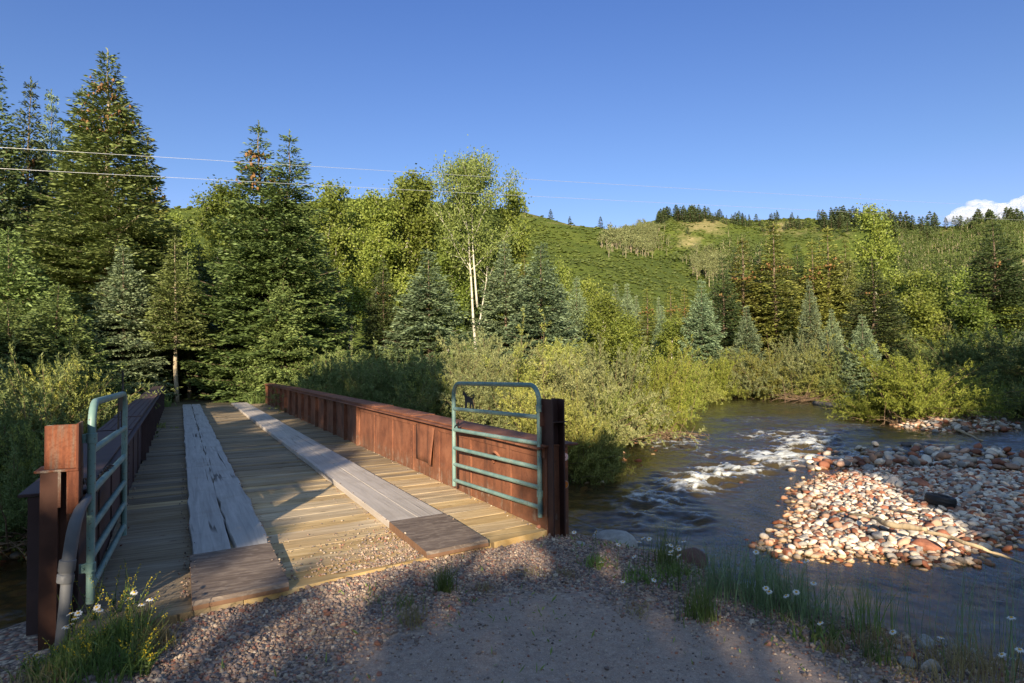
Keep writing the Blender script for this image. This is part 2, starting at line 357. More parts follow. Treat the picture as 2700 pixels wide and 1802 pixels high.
def runway(name, a, b, crack_amt=1.):
    g = G(name); p = g.co('Object', (22, .9, 8)); n = g.noise(p, 1., 6., .62, .7); i = g.island()
    col = g.ramp(n, [(.28, a), (.7, b)])
    col = g.hsv(col, .5, 1., map_range(g, i, 0, 1, .88, 1.1))
    w = g.noise(g.co('Object', (4.2, .085, 1)), 1.5, 2.5, .5, .05)
    ck = g.ramp(g.math('ABSOLUTE', g.math('SUBTRACT', w, .5)), [(.0, 1.), (.012, .85), (.024, 0.)])
    gate_ = g.ramp(g.noise(g.co('Object', (1.2, .55, 1)), 1., 2.), [(.54, 0.), (.62, 1.)])
    ck = g.math('MULTIPLY', g.math('MULTIPLY', ck, gate_), crack_amt)
    col = g.mix(ck, col, (.020, .016, .014))
    st = g.noise(g.co('Object'), 2.6, 4.)
    col = g.mix(g.math('MULTIPLY', g.ramp(st, [(.52, 0.), (.75, 1.)]), .35), col, (.22, .17, .12))
    return g.done(g.pbr(col, .8, g.bump(g.math('SUBTRACT', g.math('MULTIPLY', n, .5), g.math('MULTIPLY', ck, 2.)), .5, .008), spec=.25))
M['runway_old'] = runway('cracked_grey_board', (.30, .285, .27), (.49, .47, .445), 1.)
M['runway_new'] = runway('smooth_grey_board', (.36, .32, .285), (.54, .48, .43), .35)
def ramp_wood():
    g = G('worn_brown_board'); n = g.noise(g.co('Object', (1.2, 18, 6)), 1., 6., .65, .5); w = g.noise(g.co('Object', (9, 26, 1)), 1., 3., .6, .6)
    col = g.ramp(n, [(.3, (.085, .062, .05)), (.55, (.165, .125, .10)), (.75, (.26, .205, .165))])
    col = g.mix(g.math('MULTIPLY', g.ramp(w, [(.5, 0.), (.62, 1.)]), .5), col, (.31, .25, .20))
    side = g.xyz(g.n('ShaderNodeNewGeometry').outputs['Normal'])[2]
    col = g.mix(map_range(g, side, .3, .6, .75, 0.), col, (.20, .10, .052))
    return g.done(g.pbr(col, .75, g.bump(g.math('ADD', n, w), .5, .006), spec=.3))
M['ramp'] = ramp_wood()
M['drift'] = bark('driftwood', (.30, .22, .13), (.56, .45, .30), 6)
M['drift_dark'] = bark('grey_driftwood', (.09, .08, .07), (.24, .21, .18), 6)
# ---- ground
def ground_mat():
    g = G('earth_and_gravel'); p = g.pos(); n = g.noise(p, .7, 5.); n2 = g.noise(p, 14., 6., .7); v = g.voro(p, 38.); vc = g.voro(p, 38., out='Color')
    dirt = g.ramp(n2, [(.25, (.25, .18, .14)), (.5, (.36, .27, .21)), (.75, (.45, .35, .28))])
    dirt = g.mix(g.ramp(n, [(.35, 0.), (.65, .55)]), dirt, g.mix(n2, (.17, .13, .11), (.30, .235, .195))); fine = g.voro(p, 120.); dirt = g.mix(g.ramp(fine, [(.28, .85), (.5, 0.)]), dirt, g.mix(g.xyz(g.voro(p, 120., out='Color'))[1], (.14, .115, .10), (.50, .43, .38)))
    peb = g.ramp(g.xyz(vc)[0], PEB, 'CONSTANT'); peb = g.mix(g.ramp(v, [(.5, 0.), (.85, .8)]), peb, (.06, .05, .045))
    col = g.mix(g.attr('gravel'), dirt, peb)
    soil = g.ramp(n2, [(.3, (.045, .035, .022)), (.7, (.11, .085, .055))])
    grass = g.ramp(g.noise(p, 3., 6., .7), [(.3, (.055, .085, .018)), (.55, (.13, .17, .035)), (.8, (.20, .20, .07))])
    col = g.mix(g.attr('soil'), col, soil); col = g.mix(g.attr('grassy'), col, grass)
    h = g.math('ADD', g.math('MULTIPLY', n2, .5), g.math('MULTIPLY', g.math('MULTIPLY', v, g.attr('gravel')), -1.))
    return g.done(g.pbr(col, .9, g.bump(h, .6, .02), spec=.2))
M['ground'] = ground_mat()
def bed_mat():
    g = G('stony_river_bed'); p = g.pos((1, 1, .4)); v = g.voro(p, 4.2); vc = g.xyz(g.voro(p, 4.2, out='Color')); v2 = g.xyz(g.voro(p, 11., out='Color'))
    st = [(0, (.30, .15, .04)), (.22, (.13, .085, .035)), (.42, (.42, .26, .08)), (.58, (.22, .09, .035)), (.74, (.36, .27, .12)), (.9, (.09, .07, .04))]
    col = g.mix(.45, g.ramp(vc[0], st, 'CONSTANT'), g.ramp(v2[1], st, 'CONSTANT'))
    col = g.mix(g.ramp(v, [(.45, 0.), (.75, .8)]), col, (.025, .018, .010))
    return g.done(g.pbr(col, .8, g.bump(v, -.8, .06), spec=.2))
M['bed'] = bed_mat()
def water_mat():
    g = G('clear_brown_river_water'); p = g.pos(); foam = g.attr('foam'); rough_w = g.attr('chop')
    m = g.n('ShaderNodeMapping'); g.set(m.inputs[0], p); m.inputs['Rotation'].default_value = (0, 0, R_(-42)); m.inputs['Scale'].default_value = (1.8, .9, 1)
    n = g.noise(m.outputs[0], 3.0, 5., .6, .8); n2 = g.noise(m.outputs[0], 11., 4., .6, .6)
    h = g.math('ADD', n, g.math('MULTIPLY', n2, .35))
    b = g.n('ShaderNodeBump'); g.set(b.inputs['Height'], h); b.inputs['Distance'].default_value = .07; g.set(b.inputs['Strength'], map_range(g, rough_w, 0, 1, .26, .8))
    nr = b.outputs[0]
    tr = g.n('ShaderNodeBsdfTransparent'); tr.inputs[0].default_value = (.88, .72, .47, 1)
    gl = g.n('ShaderNodeBsdfGlossy'); gl.inputs['Roughness'].default_value = .04; gl.inputs[0].default_value = (.86, .88, .88, 1); g.set(gl.inputs['Normal'], nr)
    fr = g.n('ShaderNodeFresnel'); fr.inputs[0].default_value = 1.29
    mud = g.n('ShaderNodeBsdfDiffuse'); mud.inputs[0].default_value = (.125, .098, .048, 1); g.set(mud.inputs['Normal'], nr)
    a0 = g.n('ShaderNodeMixShader'); g.set(a0.inputs[0], map_range(g, rough_w, 0, 1, .26, .5)); g.t.links.new(tr.outputs[0], a0.inputs[1]); g.t.links.new(mud.outputs[0], a0.inputs[2])
    a = g.n('ShaderNodeMixShader'); g.set(a.inputs[0], fr.outputs[0]); g.t.links.new(a0.outputs[0], a.inputs[1]); g.t.links.new(gl.outputs[0], a.inputs[2])
    w = g.pbr((.64, .66, .65), .6, g.bump(g.noise(p, 30., 5., .7), .6, .03), spec=.3)
    fm = g.ramp(g.math('ADD', foam, g.math('MULTIPLY', g.math('SUBTRACT', g.noise(m.outputs[0], 11., 7., .8, 1.2), .5), 1.5)), [(.40, 0.), (1., 1.)])
    fm = g.math('MULTIPLY', fm, g.math('MULTIPLY', foam, 2.2, clamp=True))
    b2 = g.n('ShaderNodeMixShader'); g.set(b2.inputs[0], fm); g.t.links.new(a.outputs[0], b2.inputs[1]); g.t.links.new(w, b2.inputs[2])
    return g.done(b2.outputs[0])
M['water'] = water_mat()
def hill_mat():
    g = G('scrub_covered_hillside'); p = g.pos(); n = g.noise(p, .02, 6., .6); n2 = g.noise(p, .12, 6., .7); n3 = g.noise(p, .45, 4., .7)
    green = g.ramp(g.math('ADD', g.math('MULTIPLY', n2, .6), g.math('MULTIPLY', n3, .4)), [(.32, (.050, .072, .012)), (.5, (.098, .125, .022)), (.68, (.165, .180, .042))])
    dry = g.ramp(n2, [(.3, (.15, .14, .050)), (.55, (.25, .215, .095)), (.75, (.34, .28, .15))])
    green = g.mix(g.ramp(n, [(.36, 0.), (.55, .75)]), green, g.mix(n3, (.042, .064, .013), (.090, .118, .026)))
    f = g.math('ADD', g.attr('dry'), g.math('MULTIPLY', g.math('SUBTRACT', n, .5), 1.6))
    f = g.math('ADD', f, g.math('MULTIPLY', g.math('SUBTRACT', n2, .5), 1.2))
    return g.done(g.pbr(g.mix(g.ramp(f, [(.34, 0.), (.85, 1.)]), green, dry), .95, g.bump(g.math('ADD', n3, n2), 1., 1.5), spec=.1))
M['hills'] = hill_mat()

# ------------------------------------------------------------------ terrain
WZ = -1.45
def pt(x, y, z=WZ): a = at(x, y, z); return (a[0], a[1])
RIVER = [(-60, -14), (-20, -8), (-6, -2.6), (-3, -.6), (-1.6, .9), (-.3, 1.8), (3.6, 2.0), (4.9, 1.5), (5.4, .4), (5.7, -.6), (5.75, -1.6), (6, -2.6), (6.5, -4), (8, -7), (11, -11), (16, -20), (30, -30),
         (31, -16), (34, -6), (36, 2), (39, 11), (40, 18), (42, 26), (46, 31), (60, 44), (56, 50), (36.2, 32.8), (25.8, 22.4), (19, 16.6), (14.6, 14.4), (12.2, 11.4), (10.3, 9), (8.6, 7.4), (5, 7.6), (0, 9.2), (-2.5, 10.6), (-8, 13), (-20, 16), (-60, 20)]
ISLAND = [pt(*q, z=-1.38) for q in ((1726, 1248), (1760, 1205), (1808, 1160), (1815, 1110), (1850, 1085), (1930, 1068), (2020, 1062), (2120, 1064), (2260, 1075), (2420, 1085), (2480, 1150), (2370, 1210), (2310, 1255), (2262, 1289), (2150, 1296), (1990, 1288), (1850, 1282), (1760, 1268))]
MIDBAR = [pt(*q) for q in ((2010, 952), (2080, 985), (2180, 995), (2250, 992), (2340, 990), (2330, 972), (2250, 962), (2150, 950), (2050, 938))]
LEFTBAR = [(-6, 6.0), (-3.2, 6.6), (-1.2, 7.6), (-1.0, 8.6), (-3, 9.6), (-7, 9)]
SHORE_COBBLES = [pt(*q) for q in ((1345, 1110), (1360, 1070), (1385, 1015), (1420, 1000), (1490, 1000), (1495, 1030), (1450, 1050), (1430, 1075), (1385, 1100))]
RIDGE1 = [(-900, 520), (-300, 510), (0, 500), (400, 476), (560, 468), (700, 464), (800, 456), (880, 455), (1000, 466), (1100, 474), (1200, 484), (1260, 499), (1310, 514), (1380, 521), (1410, 527), (1500, 590), (1600, 650), (1700, 735), (1850, 810), (2400, 845), (3200, 845)]
RIDGE2 = [(-900, 800), (900, 700), (1200, 580), (1300, 540), (1420, 526), (1460, 518), (1500, 508), (1540, 497), (1590, 494), (1640, 496), (1700, 507), (1750, 506), (1800, 500), (1860, 502), (1900, 506), (1960, 502), (2050, 508), (2100, 515), (2150, 523), (2200, 520), (2260, 512), (2349, 512), (2600, 505), (3200, 500)]
def _ridge(R):
    az = []; te = []
    for x, y in R:
        d = ray(x, y); az.append(math.atan2(d[0], d[1])-YAW); te.append(d[2]/math.hypot(d[0], d[1]))
    return np.array(az), np.array(te)
_r1, _r2 = _ridge(RIDGE1), _ridge(RIDGE2)
def prof(u): u = np.clip(u, 0, 1); return (u**1.15)*(1-.12*np.sin(u*math.pi))
def hill_h(x, y):
    dx, dy = x-CAMP[0], y-CAMP[1]; r = np.hypot(dx, dy); az = np.arctan2(dx, dy)-YAW; az = np.where(az > math.pi, az-2*math.pi, np.where(az < -math.pi, az+2*math.pi, az))
    d1, d2 = 430., 800.
    z1 = np.interp(az, *_r1)*d1+CAMP[2]; z2 = np.interp(az, *_r2)*d2+CAMP[2]
    n = (fbm(x*.012, y*.012, 5, 3)-.5)
    w1 = sstep(0, .5, (r-120)/310.)*sstep(1.06, .55, r/d1*1.0); w2 = sstep(330, 520, r)*sstep(1.03, .7, r/d2)
    h1 = z1*np.where(r <= d1, prof((r-115)/(d1-115)), np.maximum(.2, 1-.75*((r-d1)/d1)))+n*22*w1
    h2 = z2*np.where(r <= d2, prof((r-270)/(d2-270)), np.maximum(.3, 1-.5*((r-d2)/d2)))+n*75*w2
    return np.maximum(np.maximum(h1, h2), -.3)*sstep(110, 150, r)
XR_ = 3.63
def ground_h(x, y, full=False):
    x = np.asarray(x, float); y = np.asarray(y, float)
    d = -poly_sd(x, y, RIVER)                               # >0 on land
    near = (y < 3.2) & (x < 20)
    n = fbm(x*.6, y*.6, 4, 1)-.5; nf = fbm(x*3.1, y*3.1, 4, 2)-.5
    zn = -1.62+1.52*sstep(-.1, 1.55, d)+nf*.03
    road = np.exp(-((x-1.8)/3.)**2)
    rut = np.exp(-((x-1.25-.12*y)/.22)**2)+np.exp(-((x-2.75-.12*y)/.22)**2); zn = zn-.035*rut*sstep(.2, -1.2, y)-.02*sstep(.62, .8, fbm(x*1.7, y*1.7, 3, 33))
    zn = zn+.055*road*sstep(-2.6, -.4, y)+.018*sstep(-.45, -.05, y-.2*(x-XR_))*sstep(.4, .9, x)*sstep(4.1, 3.5, x)-.03*(1-road)+n*.035
    zf = -1.62+1.0*sstep(-.2, 3.5, d)+.55*sstep(2, 12, d)+n*.25*sstep(.5, 5, d)
    zf = zf+(-.06-zf)*np.exp(-((x-1.8)/3.2)**2)*sstep(18.5, 21.5, y)
    land = np.where(near, zn, zf)
    bed = -1.62-.38*sstep(0, 4., -d)+nf*.14
    z = np.where(d > 0, land, bed)
    i = poly_sd(x, y, ISLAND); z = np.maximum(z, -1.75+.40*sstep(-2.6, 1.9, i)+nf*.07*(i > -2))
    i2 = poly_sd(x, y, MIDBAR); z = np.maximum(z, -1.62+.42*sstep(-.8, 1.5, i2))
    i3 = poly_sd(x, y, LEFTBAR); z = np.maximum(z, -1.62+.45*sstep(-.6, 1.2, i3))
    hh = hill_h(x, y)
    z = np.where(np.hypot(x-CAMP[0], y-CAMP[1]) > 110, np.maximum(hh-.3, z), z)
    if full: return z, d, i, i2, near
    return z
def gz(x, y): return float(ground_h(np.array([x]), np.array([y]))[0])

def build_terrain():
    az = np.concatenate([np.linspace(-math.pi, -.86, 60)[:-1], np.linspace(-.86, .86, 640), np.linspace(.86, math.pi, 60)[1:]])
    r = np.concatenate([np.geomspace(.35, 110, 420), np.geomspace(110, 1500, 230)[1:]])
    A, Rr = np.meshgrid(az+YAW, r, indexing='ij'); X = CAMP[0]+Rr*np.sin(A); Y = CAMP[1]+Rr*np.cos(A)
    Z, d, isl, mid, near = ground_h(X, Y, True)
    na, nr = X.shape; idx = np.arange(na*nr).reshape(na, nr)
    F = np.stack([idx[:-1, :-1], idx[1:, :-1], idx[1:, 1:], idx[:-1, 1:]], -1)
    V = np.stack([X, Y, Z], -1).reshape(-1, 3)
    wob = fbm(X*1.4, Y*1.4, 4, 5)
    # packed dirt track through the foreground, loose gravel beside it
    vx, vy, _ = view(np.stack([X, Y, np.full_like(X, -.1)], -1).reshape(-1, 3)); vx = vx.reshape(X.shape); vy = vy.reshape(X.shape)
    tr = poly_sd(X, Y, [tuple(at(*q, -.1)[:2]) for q in ((820, 1520), (900, 1440), (1060, 1370), (1180, 1345), (1330, 1355), (1520, 1390), (1700, 1430), (1860, 1480), (2040, 1568), (2200, 1680), (2100, 2300), (400, 2300), (640, 1680))])
    gravel = 1-.85*sstep(-.30, .45, tr+(wob-.5)*1.0)
    soil = np.clip(sstep(.0, .6, 1.5-d)*near*.8+(~near)*(1-.2*wob), 0, 1)*(d > -.5)
    soil = np.where((isl > -1) | (mid > -1), 0, soil)
    grassy = np.clip(sstep(.5, 4, d)*(~near)*1., 0, 1)*sstep(.35, .55, wob+.12)
    grassy = np.where(np.exp(-((X-1.8)/2.6)**2)*(Y > 20)*(Y < 34) > .4, grassy*.15, grassy)
    drya = np.zeros_like(X)
    cx, cy, _ = view(V); cx = cx.reshape(X.shape); cy = cy.reshape(X.shape)
    for (a, b, ra, rb, w) in ((1620, 515, 70, 26, .95), (1580, 550, 45, 30, .8), (1800, 522, 70, 24, .75), (1890, 530, 70, 22, .5), (1700, 520, 60, 15, .5), (1330, 512, 110, 10, .55), (1240, 494, 80, 10, .5), (2060, 520, 70, 18, .35), (1460, 525, 60, 10, .45), (2180, 530, 60, 8, .4)):
        drya = np.maximum(drya, w*np.exp(-((cx-a)/ra)**2-((cy-b)/rb)**2))
    rc = .5*(Rr[:-1, :-1]+Rr[1:, 1:]); dc = d[:-1, :-1]; nc = near[:-1, :-1]
    isw = (dc < .25) & (rc < 110)
    parts = {'hills': rc >= 112, 'riverbed': isw, 'gravel_road': (~isw) & nc & (rc < 112), 'valley_floor': (~isw) & (~nc) & (rc < 112)}
    for n, mk in parts.items():
        f = F[mk]; u, inv = np.unique(f, return_inverse=True)
        at_ = {} if n == 'riverbed' else {'dry': ('POINT', drya.ravel()[u])} if n == 'hills' else {'gravel': ('POINT', gravel.ravel()[u]), 'soil': ('POINT', soil.ravel()[u]), 'grassy': ('POINT', grassy.ravel()[u])}
        me = mesh_np(n, V[u], inv.reshape(-1, 4), M['hills'] if n == 'hills' else M['bed'] if n == 'riverbed' else M['ground'], True, at_)
        tag(link(n, me), kind='structure')
build_terrain()

def build_water():
    az = np.linspace(-.95, .95, 620)+YAW; r = np.geomspace(4.4, 75, 560); A, Rr = np.meshgrid(az, r, indexing='ij')
    X = CAMP[0]+Rr*np.sin(A); Y = CAMP[1]+Rr*np.cos(A); d = poly_sd(X, Y, RIVER)
    vx, vy, _ = view(np.stack([X, Y, np.full_like(X, WZ)], -1).reshape(-1, 3)); vx = vx.reshape(X.shape); vy = vy.reshape(X.shape)
    c, s = math.cos(R_(-42)), math.sin(R_(-42)); a = X*c-Y*s; b = X*s+Y*c   # across / along the current
    mask = np.zeros_like(X)
    for (px, py, rx, ry, w) in ((1550, 1016, 95, 22, .8), (1470, 1006, 60, 12, .8), (1590, 1110, 90, 30, 1.25), (1680, 1085, 110, 24, 1.2), (1790, 1052, 120, 28, 1.15), (1850, 1018, 95, 34, 1.1), (1760, 1000, 90, 18, .8), (1640, 1040, 70, 20, .7), (1500, 1150, 100, 34, .75), (1590, 1195, 60, 26, .55), (1470, 1185, 60, 14, .5), (1940, 1050, 130, 18, .8),
                                (1750, 965, 110, 12, .5), (1980, 985, 160, 18, .45), (1650, 935, 200, 14, .22), (1420, 1210, 120, 40, .35), (2150, 1030, 220, 22, .45), (1820, 930, 90, 8, .3), (2300, 1010, 90, 14, .4)):
        mask = np.maximum(mask, w*np.exp(-((vx-px)/rx)**2-((vy-py)/ry)**2))
    base = fbm(a*1.1, b*.75, 4, 11)-.5; rid = 1-np.abs(2*fbm(a*1.5, b*1.1, 4, 12)-1); fin = fbm(a*5, b*3.2, 3, 14)-.5
    edge = sstep(-.1, 1.2, d)
    isl = np.maximum(poly_sd(X, Y, ISLAND), poly_sd(X, Y, MIDBAR)); edge = edge*sstep(.2, -1.2, isl)
    z = WZ+edge*(base*.07+fin*.016)+mask*edge*((rid-.72)*.50+fin*.11)
    rid2 = 1-np.abs(2*fbm(a*3.2, b*2.1, 4, 17)-1)
    foam = np.clip(mask*(.62*sstep(.74, .97, rid)+.55*sstep(.78, .97, rid2)*sstep(.35, .6, rid)+.2*sstep(.6, .8, fbm(a*4., b*1.6, 4, 15))), 0, 1)*edge
    foam = np.clip(foam*1.12, 0, 1); foam = np.maximum(foam, .34*sstep(.80, .95, rid)*sstep(.55, .7, fbm(a*.35, b*.35, 2, 20))*edge)
    chop = np.clip(mask*1.1, 0, 1)
    idx = np.arange(X.size).reshape(X.shape); F = np.stack([idx[:-1, :-1], idx[1:, :-1], idx[1:, 1:], idx[:-1, 1:]], -1)[d[:-1, :-1] > -.7]
    u, inv = np.unique(F, return_inverse=True); V = np.stack([X, Y, z], -1).reshape(-1, 3)[u]
    me = mesh_np('water', V, inv.reshape(-1, 4), M['water'], True, {'foam': ('POINT', foam.ravel()[u]), 'chop': ('POINT', chop.ravel()[u])})
    tag(link('water', me), kind='structure')
build_water()

# ------------------------------------------------------------------ the bridge (deck top is z = 0, right-hand girder at x = 3.63, it runs along +y)
BL, XR = 22.2, 3.63
def skew(y): return .2*math.exp(-max(y, 0)/3.)
def build_bridge():
    root = empty('girder_bridge', 'single lane bridge of rusty red steel girders with a weathered plank deck over the river', 'bridge', (1.8, 0, 0))
    root.location = (0, 0, 0)
    rg = np.random.default_rng(5)
    # deck: planks laid across, with gaps, cupping and uneven ends
    V = []; F = []; age = []; n = 0; y = 0.
    def plank(x0, x1, ya, yb, z, th, ag):
        nonlocal n
        k = 5; xs = np.linspace(x0, x1, k); bow = rg.normal(0, .003, k).cumsum(); r_ = .004 if ya > 3.2 else .002
        ring = []
        for x, b in zip(xs, bow):
            s = skew(ya)*(x-XR); s2 = skew(yb)*(x-XR)
            ring.append([(x, ya+s+b*.3, z-th), (x, yb+s2+b*.3, z-th), (x, yb+s2+b*.3, z-r_), (x, yb+s2-r_+b*.3, z), (x, ya+s+r_+b*.3, z), (x, ya+s+b*.3, z-r_)])
        P = np.array(ring); m = 6
        for i in range(k-1):
            for j in range(m): F.append((n+i*m+j, n+i*m+(j+1) % m, n+(i+1)*m+(j+1) % m, n+(i+1)*m+j))
        E6.append(tuple(n+j for j in range(m-1, -1, -1))); E6.append(tuple(n+(k-1)*m+j for j in range(m)))
        V.append(P.reshape(-1, 3)); n += k*m; age.extend([ag]*(k*m))
    E6 = []
    y = 0.
    while y < BL-.1:
        w = rg.uniform(.26, .29) if y < 3 else rg.uniform(.17, .24)
        old = 1.*sstep(3.0, 4.8, y+rg.normal(0, .25))*rg.uniform(.65, 1.)
        z = rg.normal(0, .0025 if y > 3.2 else .0008)
        a, b = y, min(y+w-(.004+abs(rg.normal(0, .004)) if y > 3.2 else .0025), BL)
        if rg.random() < .45:                                # some boards are two pieces butted under a runway
            c = rg.choice([.95, 2.6]); plank(rg.normal(.01, .01), c, a, b, z, .075, min(1, old+.75 if c < 1.5 else old)); plank(c+.004, XR-.004, a, b, z+rg.normal(0, .002), .075, old)
        else:
            c = .95; plank(rg.normal(.01, .01), c, a, b, z, .075, min(1, old+.75)); plank(c+.003, XR-.004, a, b, z, .075, old)
        y += w
    me = mesh_np('deck_planks', np.concatenate(V), [np.array(F), np.array(E6)], M['planks'], False, {'age': ('POINT', np.array(age))})
    link('deck_planks', me, root)
    b = MB()                                                 # timbers under the end of the deck
    for k, (dy, z) in enumerate(((.06, -.085), (.34, -.085))):
        P = [(x, dy+.02+skew(0)*(x-XR), 0) for x in (.02, 1.8, XR-.02)]
        for i in range(2):
            (x0, y0, _), (x1, y1, _) = P[i], P[i+1]
            b.add([(x0, y0, z-.2), (x1, y1, z-.2), (x1, y1+.2, z-.2), (x0, y0+.2, z-.2), (x0, y0, z), (x1, y1, z), (x1, y1+.2, z), (x0, y0+.2, z)], np.array([(0, 1, 5, 4), (1, 2, 6, 5), (2, 3, 7, 6), (3, 0, 4, 7), (4, 5, 6, 7), (3, 2, 1, 0)]))
    o = b.obj('end_timber', M['planks'], root)
    b = MB()
    for y in np.arange(1.5, BL, 1.5): b.box((.06, y-.07, -.40), (XR-.02, y+.07, -.08))
    b.obj('floor_beam', M['rust'], root)
    # runways: two boards side by side on each, in lengths
    def board(x0, x1, ya, yb, mat, wav, sk=(0., 0.)):
        k = max(4, int((yb-ya)/.35)); ys = np.linspace(ya, yb, k); b = MB(); r_ = .006; P = []
        e0 = rg.normal(0, wav, k); e1 = rg.normal(0, wav, k)
        for i, y in enumerate(ys):
            a, c = x0+e0[i], x1+e1[i]; ta = sk[0] if i == 0 else sk[1] if i == k-1 else 0
            P.append([(a, y+ta*(a-x1), .004), (a, y+ta*(a-x1), .062), (a+r_, y+ta*(a-x1), .07), (c-r_, y, .07), (c, y, .062), (c, y, .004)])
        P = np.array(P).reshape(-1, 3); m = 6; F = [(i*m+j, i*m+(j+1) % m, (i+1)*m+(j+1) % m, (i+1)*m+j) for i in range(k-1) for j in range(m)]
        b.add(P, [np.array(F), np.array([list(range(m-1, -1, -1)), list(range((k-1)*m, k*m))])])
        # nail heads in pairs across the board
        for y in np.arange(ya+.14, yb, 1.15):
            for fx in (.22, .78):
                cx, cy = x0+(x1-x0)*fx+rg.normal(0, .01), y+rg.normal(0, .03)
        o = b.obj('runway_board', mat, root); return o
    for (x0, x1, joints, mat, wav) in ((.656, .944, (.48, 5.4, 10.9, 16.3, BL-.05), 'runway_old', .006), (.956, 1.247, (.51, 4.2, 9.7, 15.2, BL-.05), 'runway_old', .011),
                                       (2.34, 2.6285, (.73, 6.1, 10.4, 15.9, BL-.05), 'runway_new', .003), (2.63, 2.914, (.77, 6.4, 12.2, 17.2, BL-.05), 'runway_new', .003)):
        for a, c in zip(joints[:-1], joints[1:]): board(x0, x1, a+.004, c-.004, M[mat], wav, (.1, .1) if a < 1 else (0, 0))
    # dark worn ramp boards at the near ends
    for x0, x1, ya, yb, lb in ((.64, 1.247, -.60, .49, 'dark brown worn board ending the left runway, chequered by tyres'), (2.335, 2.92, -.30, .75, 'dark bluish worn board ending the right runway')):
        b = MB(); s = .14; q = [(x0, ya), (x1, ya+s*(x1-x0)), (x1, yb+.1*(x1-x0)), (x0, yb)]
        lo, hi = .002, .072; sl = -.012
        V = [(*p, lo) for p in q]+[(q[0][0], q[0][1]+.02, hi+sl-.006), (q[1][0], q[1][1]+.02, hi+sl-.006), (*q[2], hi+.002), (*q[3], hi+.002)]+[(q[0][0], q[0][1], hi+sl-.03), (q[1][0], q[1][1], hi+sl-.03)]
        b.add(V, [np.array([(3, 2, 1, 0), (4, 5, 6, 7), (0, 1, 9, 8), (8, 9, 5, 4), (2, 3, 7, 6)]), np.array([(1, 2, 6, 5, 9), (3, 0, 8, 4, 7)])])
        tag(b.obj('ramp_board', M['ramp'], root), lb)
    # girders
    for side, xi, xo in (('l', 0., -.27), ('r', XR, XR+.23)):
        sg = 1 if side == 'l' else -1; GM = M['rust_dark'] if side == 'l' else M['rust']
        w = MB(); w.box((xi-.004*0 - (.014 if side == 'l' else -.0), -.35 if side == 'l' else 0., -.62), (xi+(0 if side == 'l' else .014), BL+.2, .768))
        y0 = -.30 if side == 'l' else .0
        w.box((xi-.012*sg, y0-.012, -.62), (xo, y0+.001, .766))                 # end plate
        w.box((xi+.002*sg, y0+.01, .665), (xi+.014*sg, BL+.18, .764))           # angle under the flange
        w.box((xi+.0145*sg, y0+.01, .752), (xi+.09*sg, BL+.18, .7665)) 
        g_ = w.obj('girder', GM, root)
        f = MB(); fi, fo = (.045, -.32) if side == 'l' else (3.605, 3.975)
        f.box((fi, y0-.02, .770), (fo, BL+.2, .790), .003)
        for (ya, yb) in ((3.9, 18.6), (6.0, 16.4)):          # cover plates riveted on top
            z = .7905 if ya < 5 else .8025
            f.box((fi, ya, z), (fo, yb, z+.0115), .002)
        rv, rf = ICO[1]; Rv = []
        for y in np.arange(4.0, 18.5, .11):
            for q in (.13, .36, .64, .87):
                zt = .814 if 6.0 < y < 16.4 else .802
                Rv.append(np.array([fi+(fo-fi)*q, y+(.055 if q in (.36, .64) else 0), zt-.004])+rv*np.array([.016, .016, .012]))
        for V in Rv: f.add(V, rf)
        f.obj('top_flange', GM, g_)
        ys = [.72, 1.75, 2.8, 3.85, 4.9, 6.0, 7.05, 8.1, 9.15, 10.2, 11.25, 12.3, 13.35, 14.4, 15.5, 16.6, 17.7, 18.8, 19.9, 21.0]
        for j, yy in enumerate(ys):
            st = MB(); k = 1. if yy > 7 else .22
            P = [(xi+.0005*sg, .0), (xi+.0005*sg, .70), (xi+.03*sg*k, .66), (xi+.075*sg*k, .06), (xi+.075*sg*k, .0)]
            if yy > 7: P = [(xi+.0005*sg, .0), (xi+.0005*sg, .745), (xi+.07*sg, .745), (xi+.075*sg, .0)]
            st.prism([(p[0], p[1]+.004) for p in P], yy, yy+.010, (0, 2, 1))
            pw = .16 if 2 < yy < 6.5 else .09
            st.box((xi+.001*sg, yy+.011, .004), (xi+.0125*sg, yy+pw, .70 if yy > 6.5 else .715-.02*(j % 2)))
            for z in (np.arange(.08, .70, .10) if yy > 6.5 or abs(yy-3.85) < .1 else ()): st.add(np.array([xi+.013*sg, yy+pw*.6, z])+rv*np.array([.009, .014, .014]), rf)
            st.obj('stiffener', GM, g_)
        if side == 'r':                                      # bent patch plate and the hook ring on the web
            pl = MB(); ys_ = np.linspace(2.98, 3.72, 10); Vp = []
            for yy in ys_:
                for z in np.linspace(.19, .69, 7):
                    u = (3.5-yy); Vp.append((xi-.016-.055*math.exp(-((yy-3.02)/.16)**2)*sstep(.72, .15, z), yy, z))
            Fp = [(i*7+j, i*7+j+1, (i+1)*7+j+1, (i+1)*7+j) for i in range(9) for j in range(6)]
            pl.add(Vp, np.array(Fp)); pm = pl.obj('patch_plate', GM, g_, True)
            so = pm.modifiers.new('thick', 'SOLIDIFY'); so.thickness = .006
            h = MB(); h.tube([(xi-.015-.05*math.sin(t), 1.02+.085*math.cos(t)*1.0-.0, .50+.11*math.sin(t)*1.0-.03*math.cos(t)) for t in np.linspace(.1, math.pi*1.05, 14)], .016, 8)
            tag(shade_auto(h.obj('hook_ring', GM, g_)), 'rusty half ring welded to the girder behind the gate')
    # posts that carry the gates
    p = MB(); y = -.55
    p.box((-.165, y-.05, -.35), (-.078, y+.04, .948)); p.box((-.077, y+.012, -.35), (-.03, y+.03, .948))
    col_ = p; p = MB()
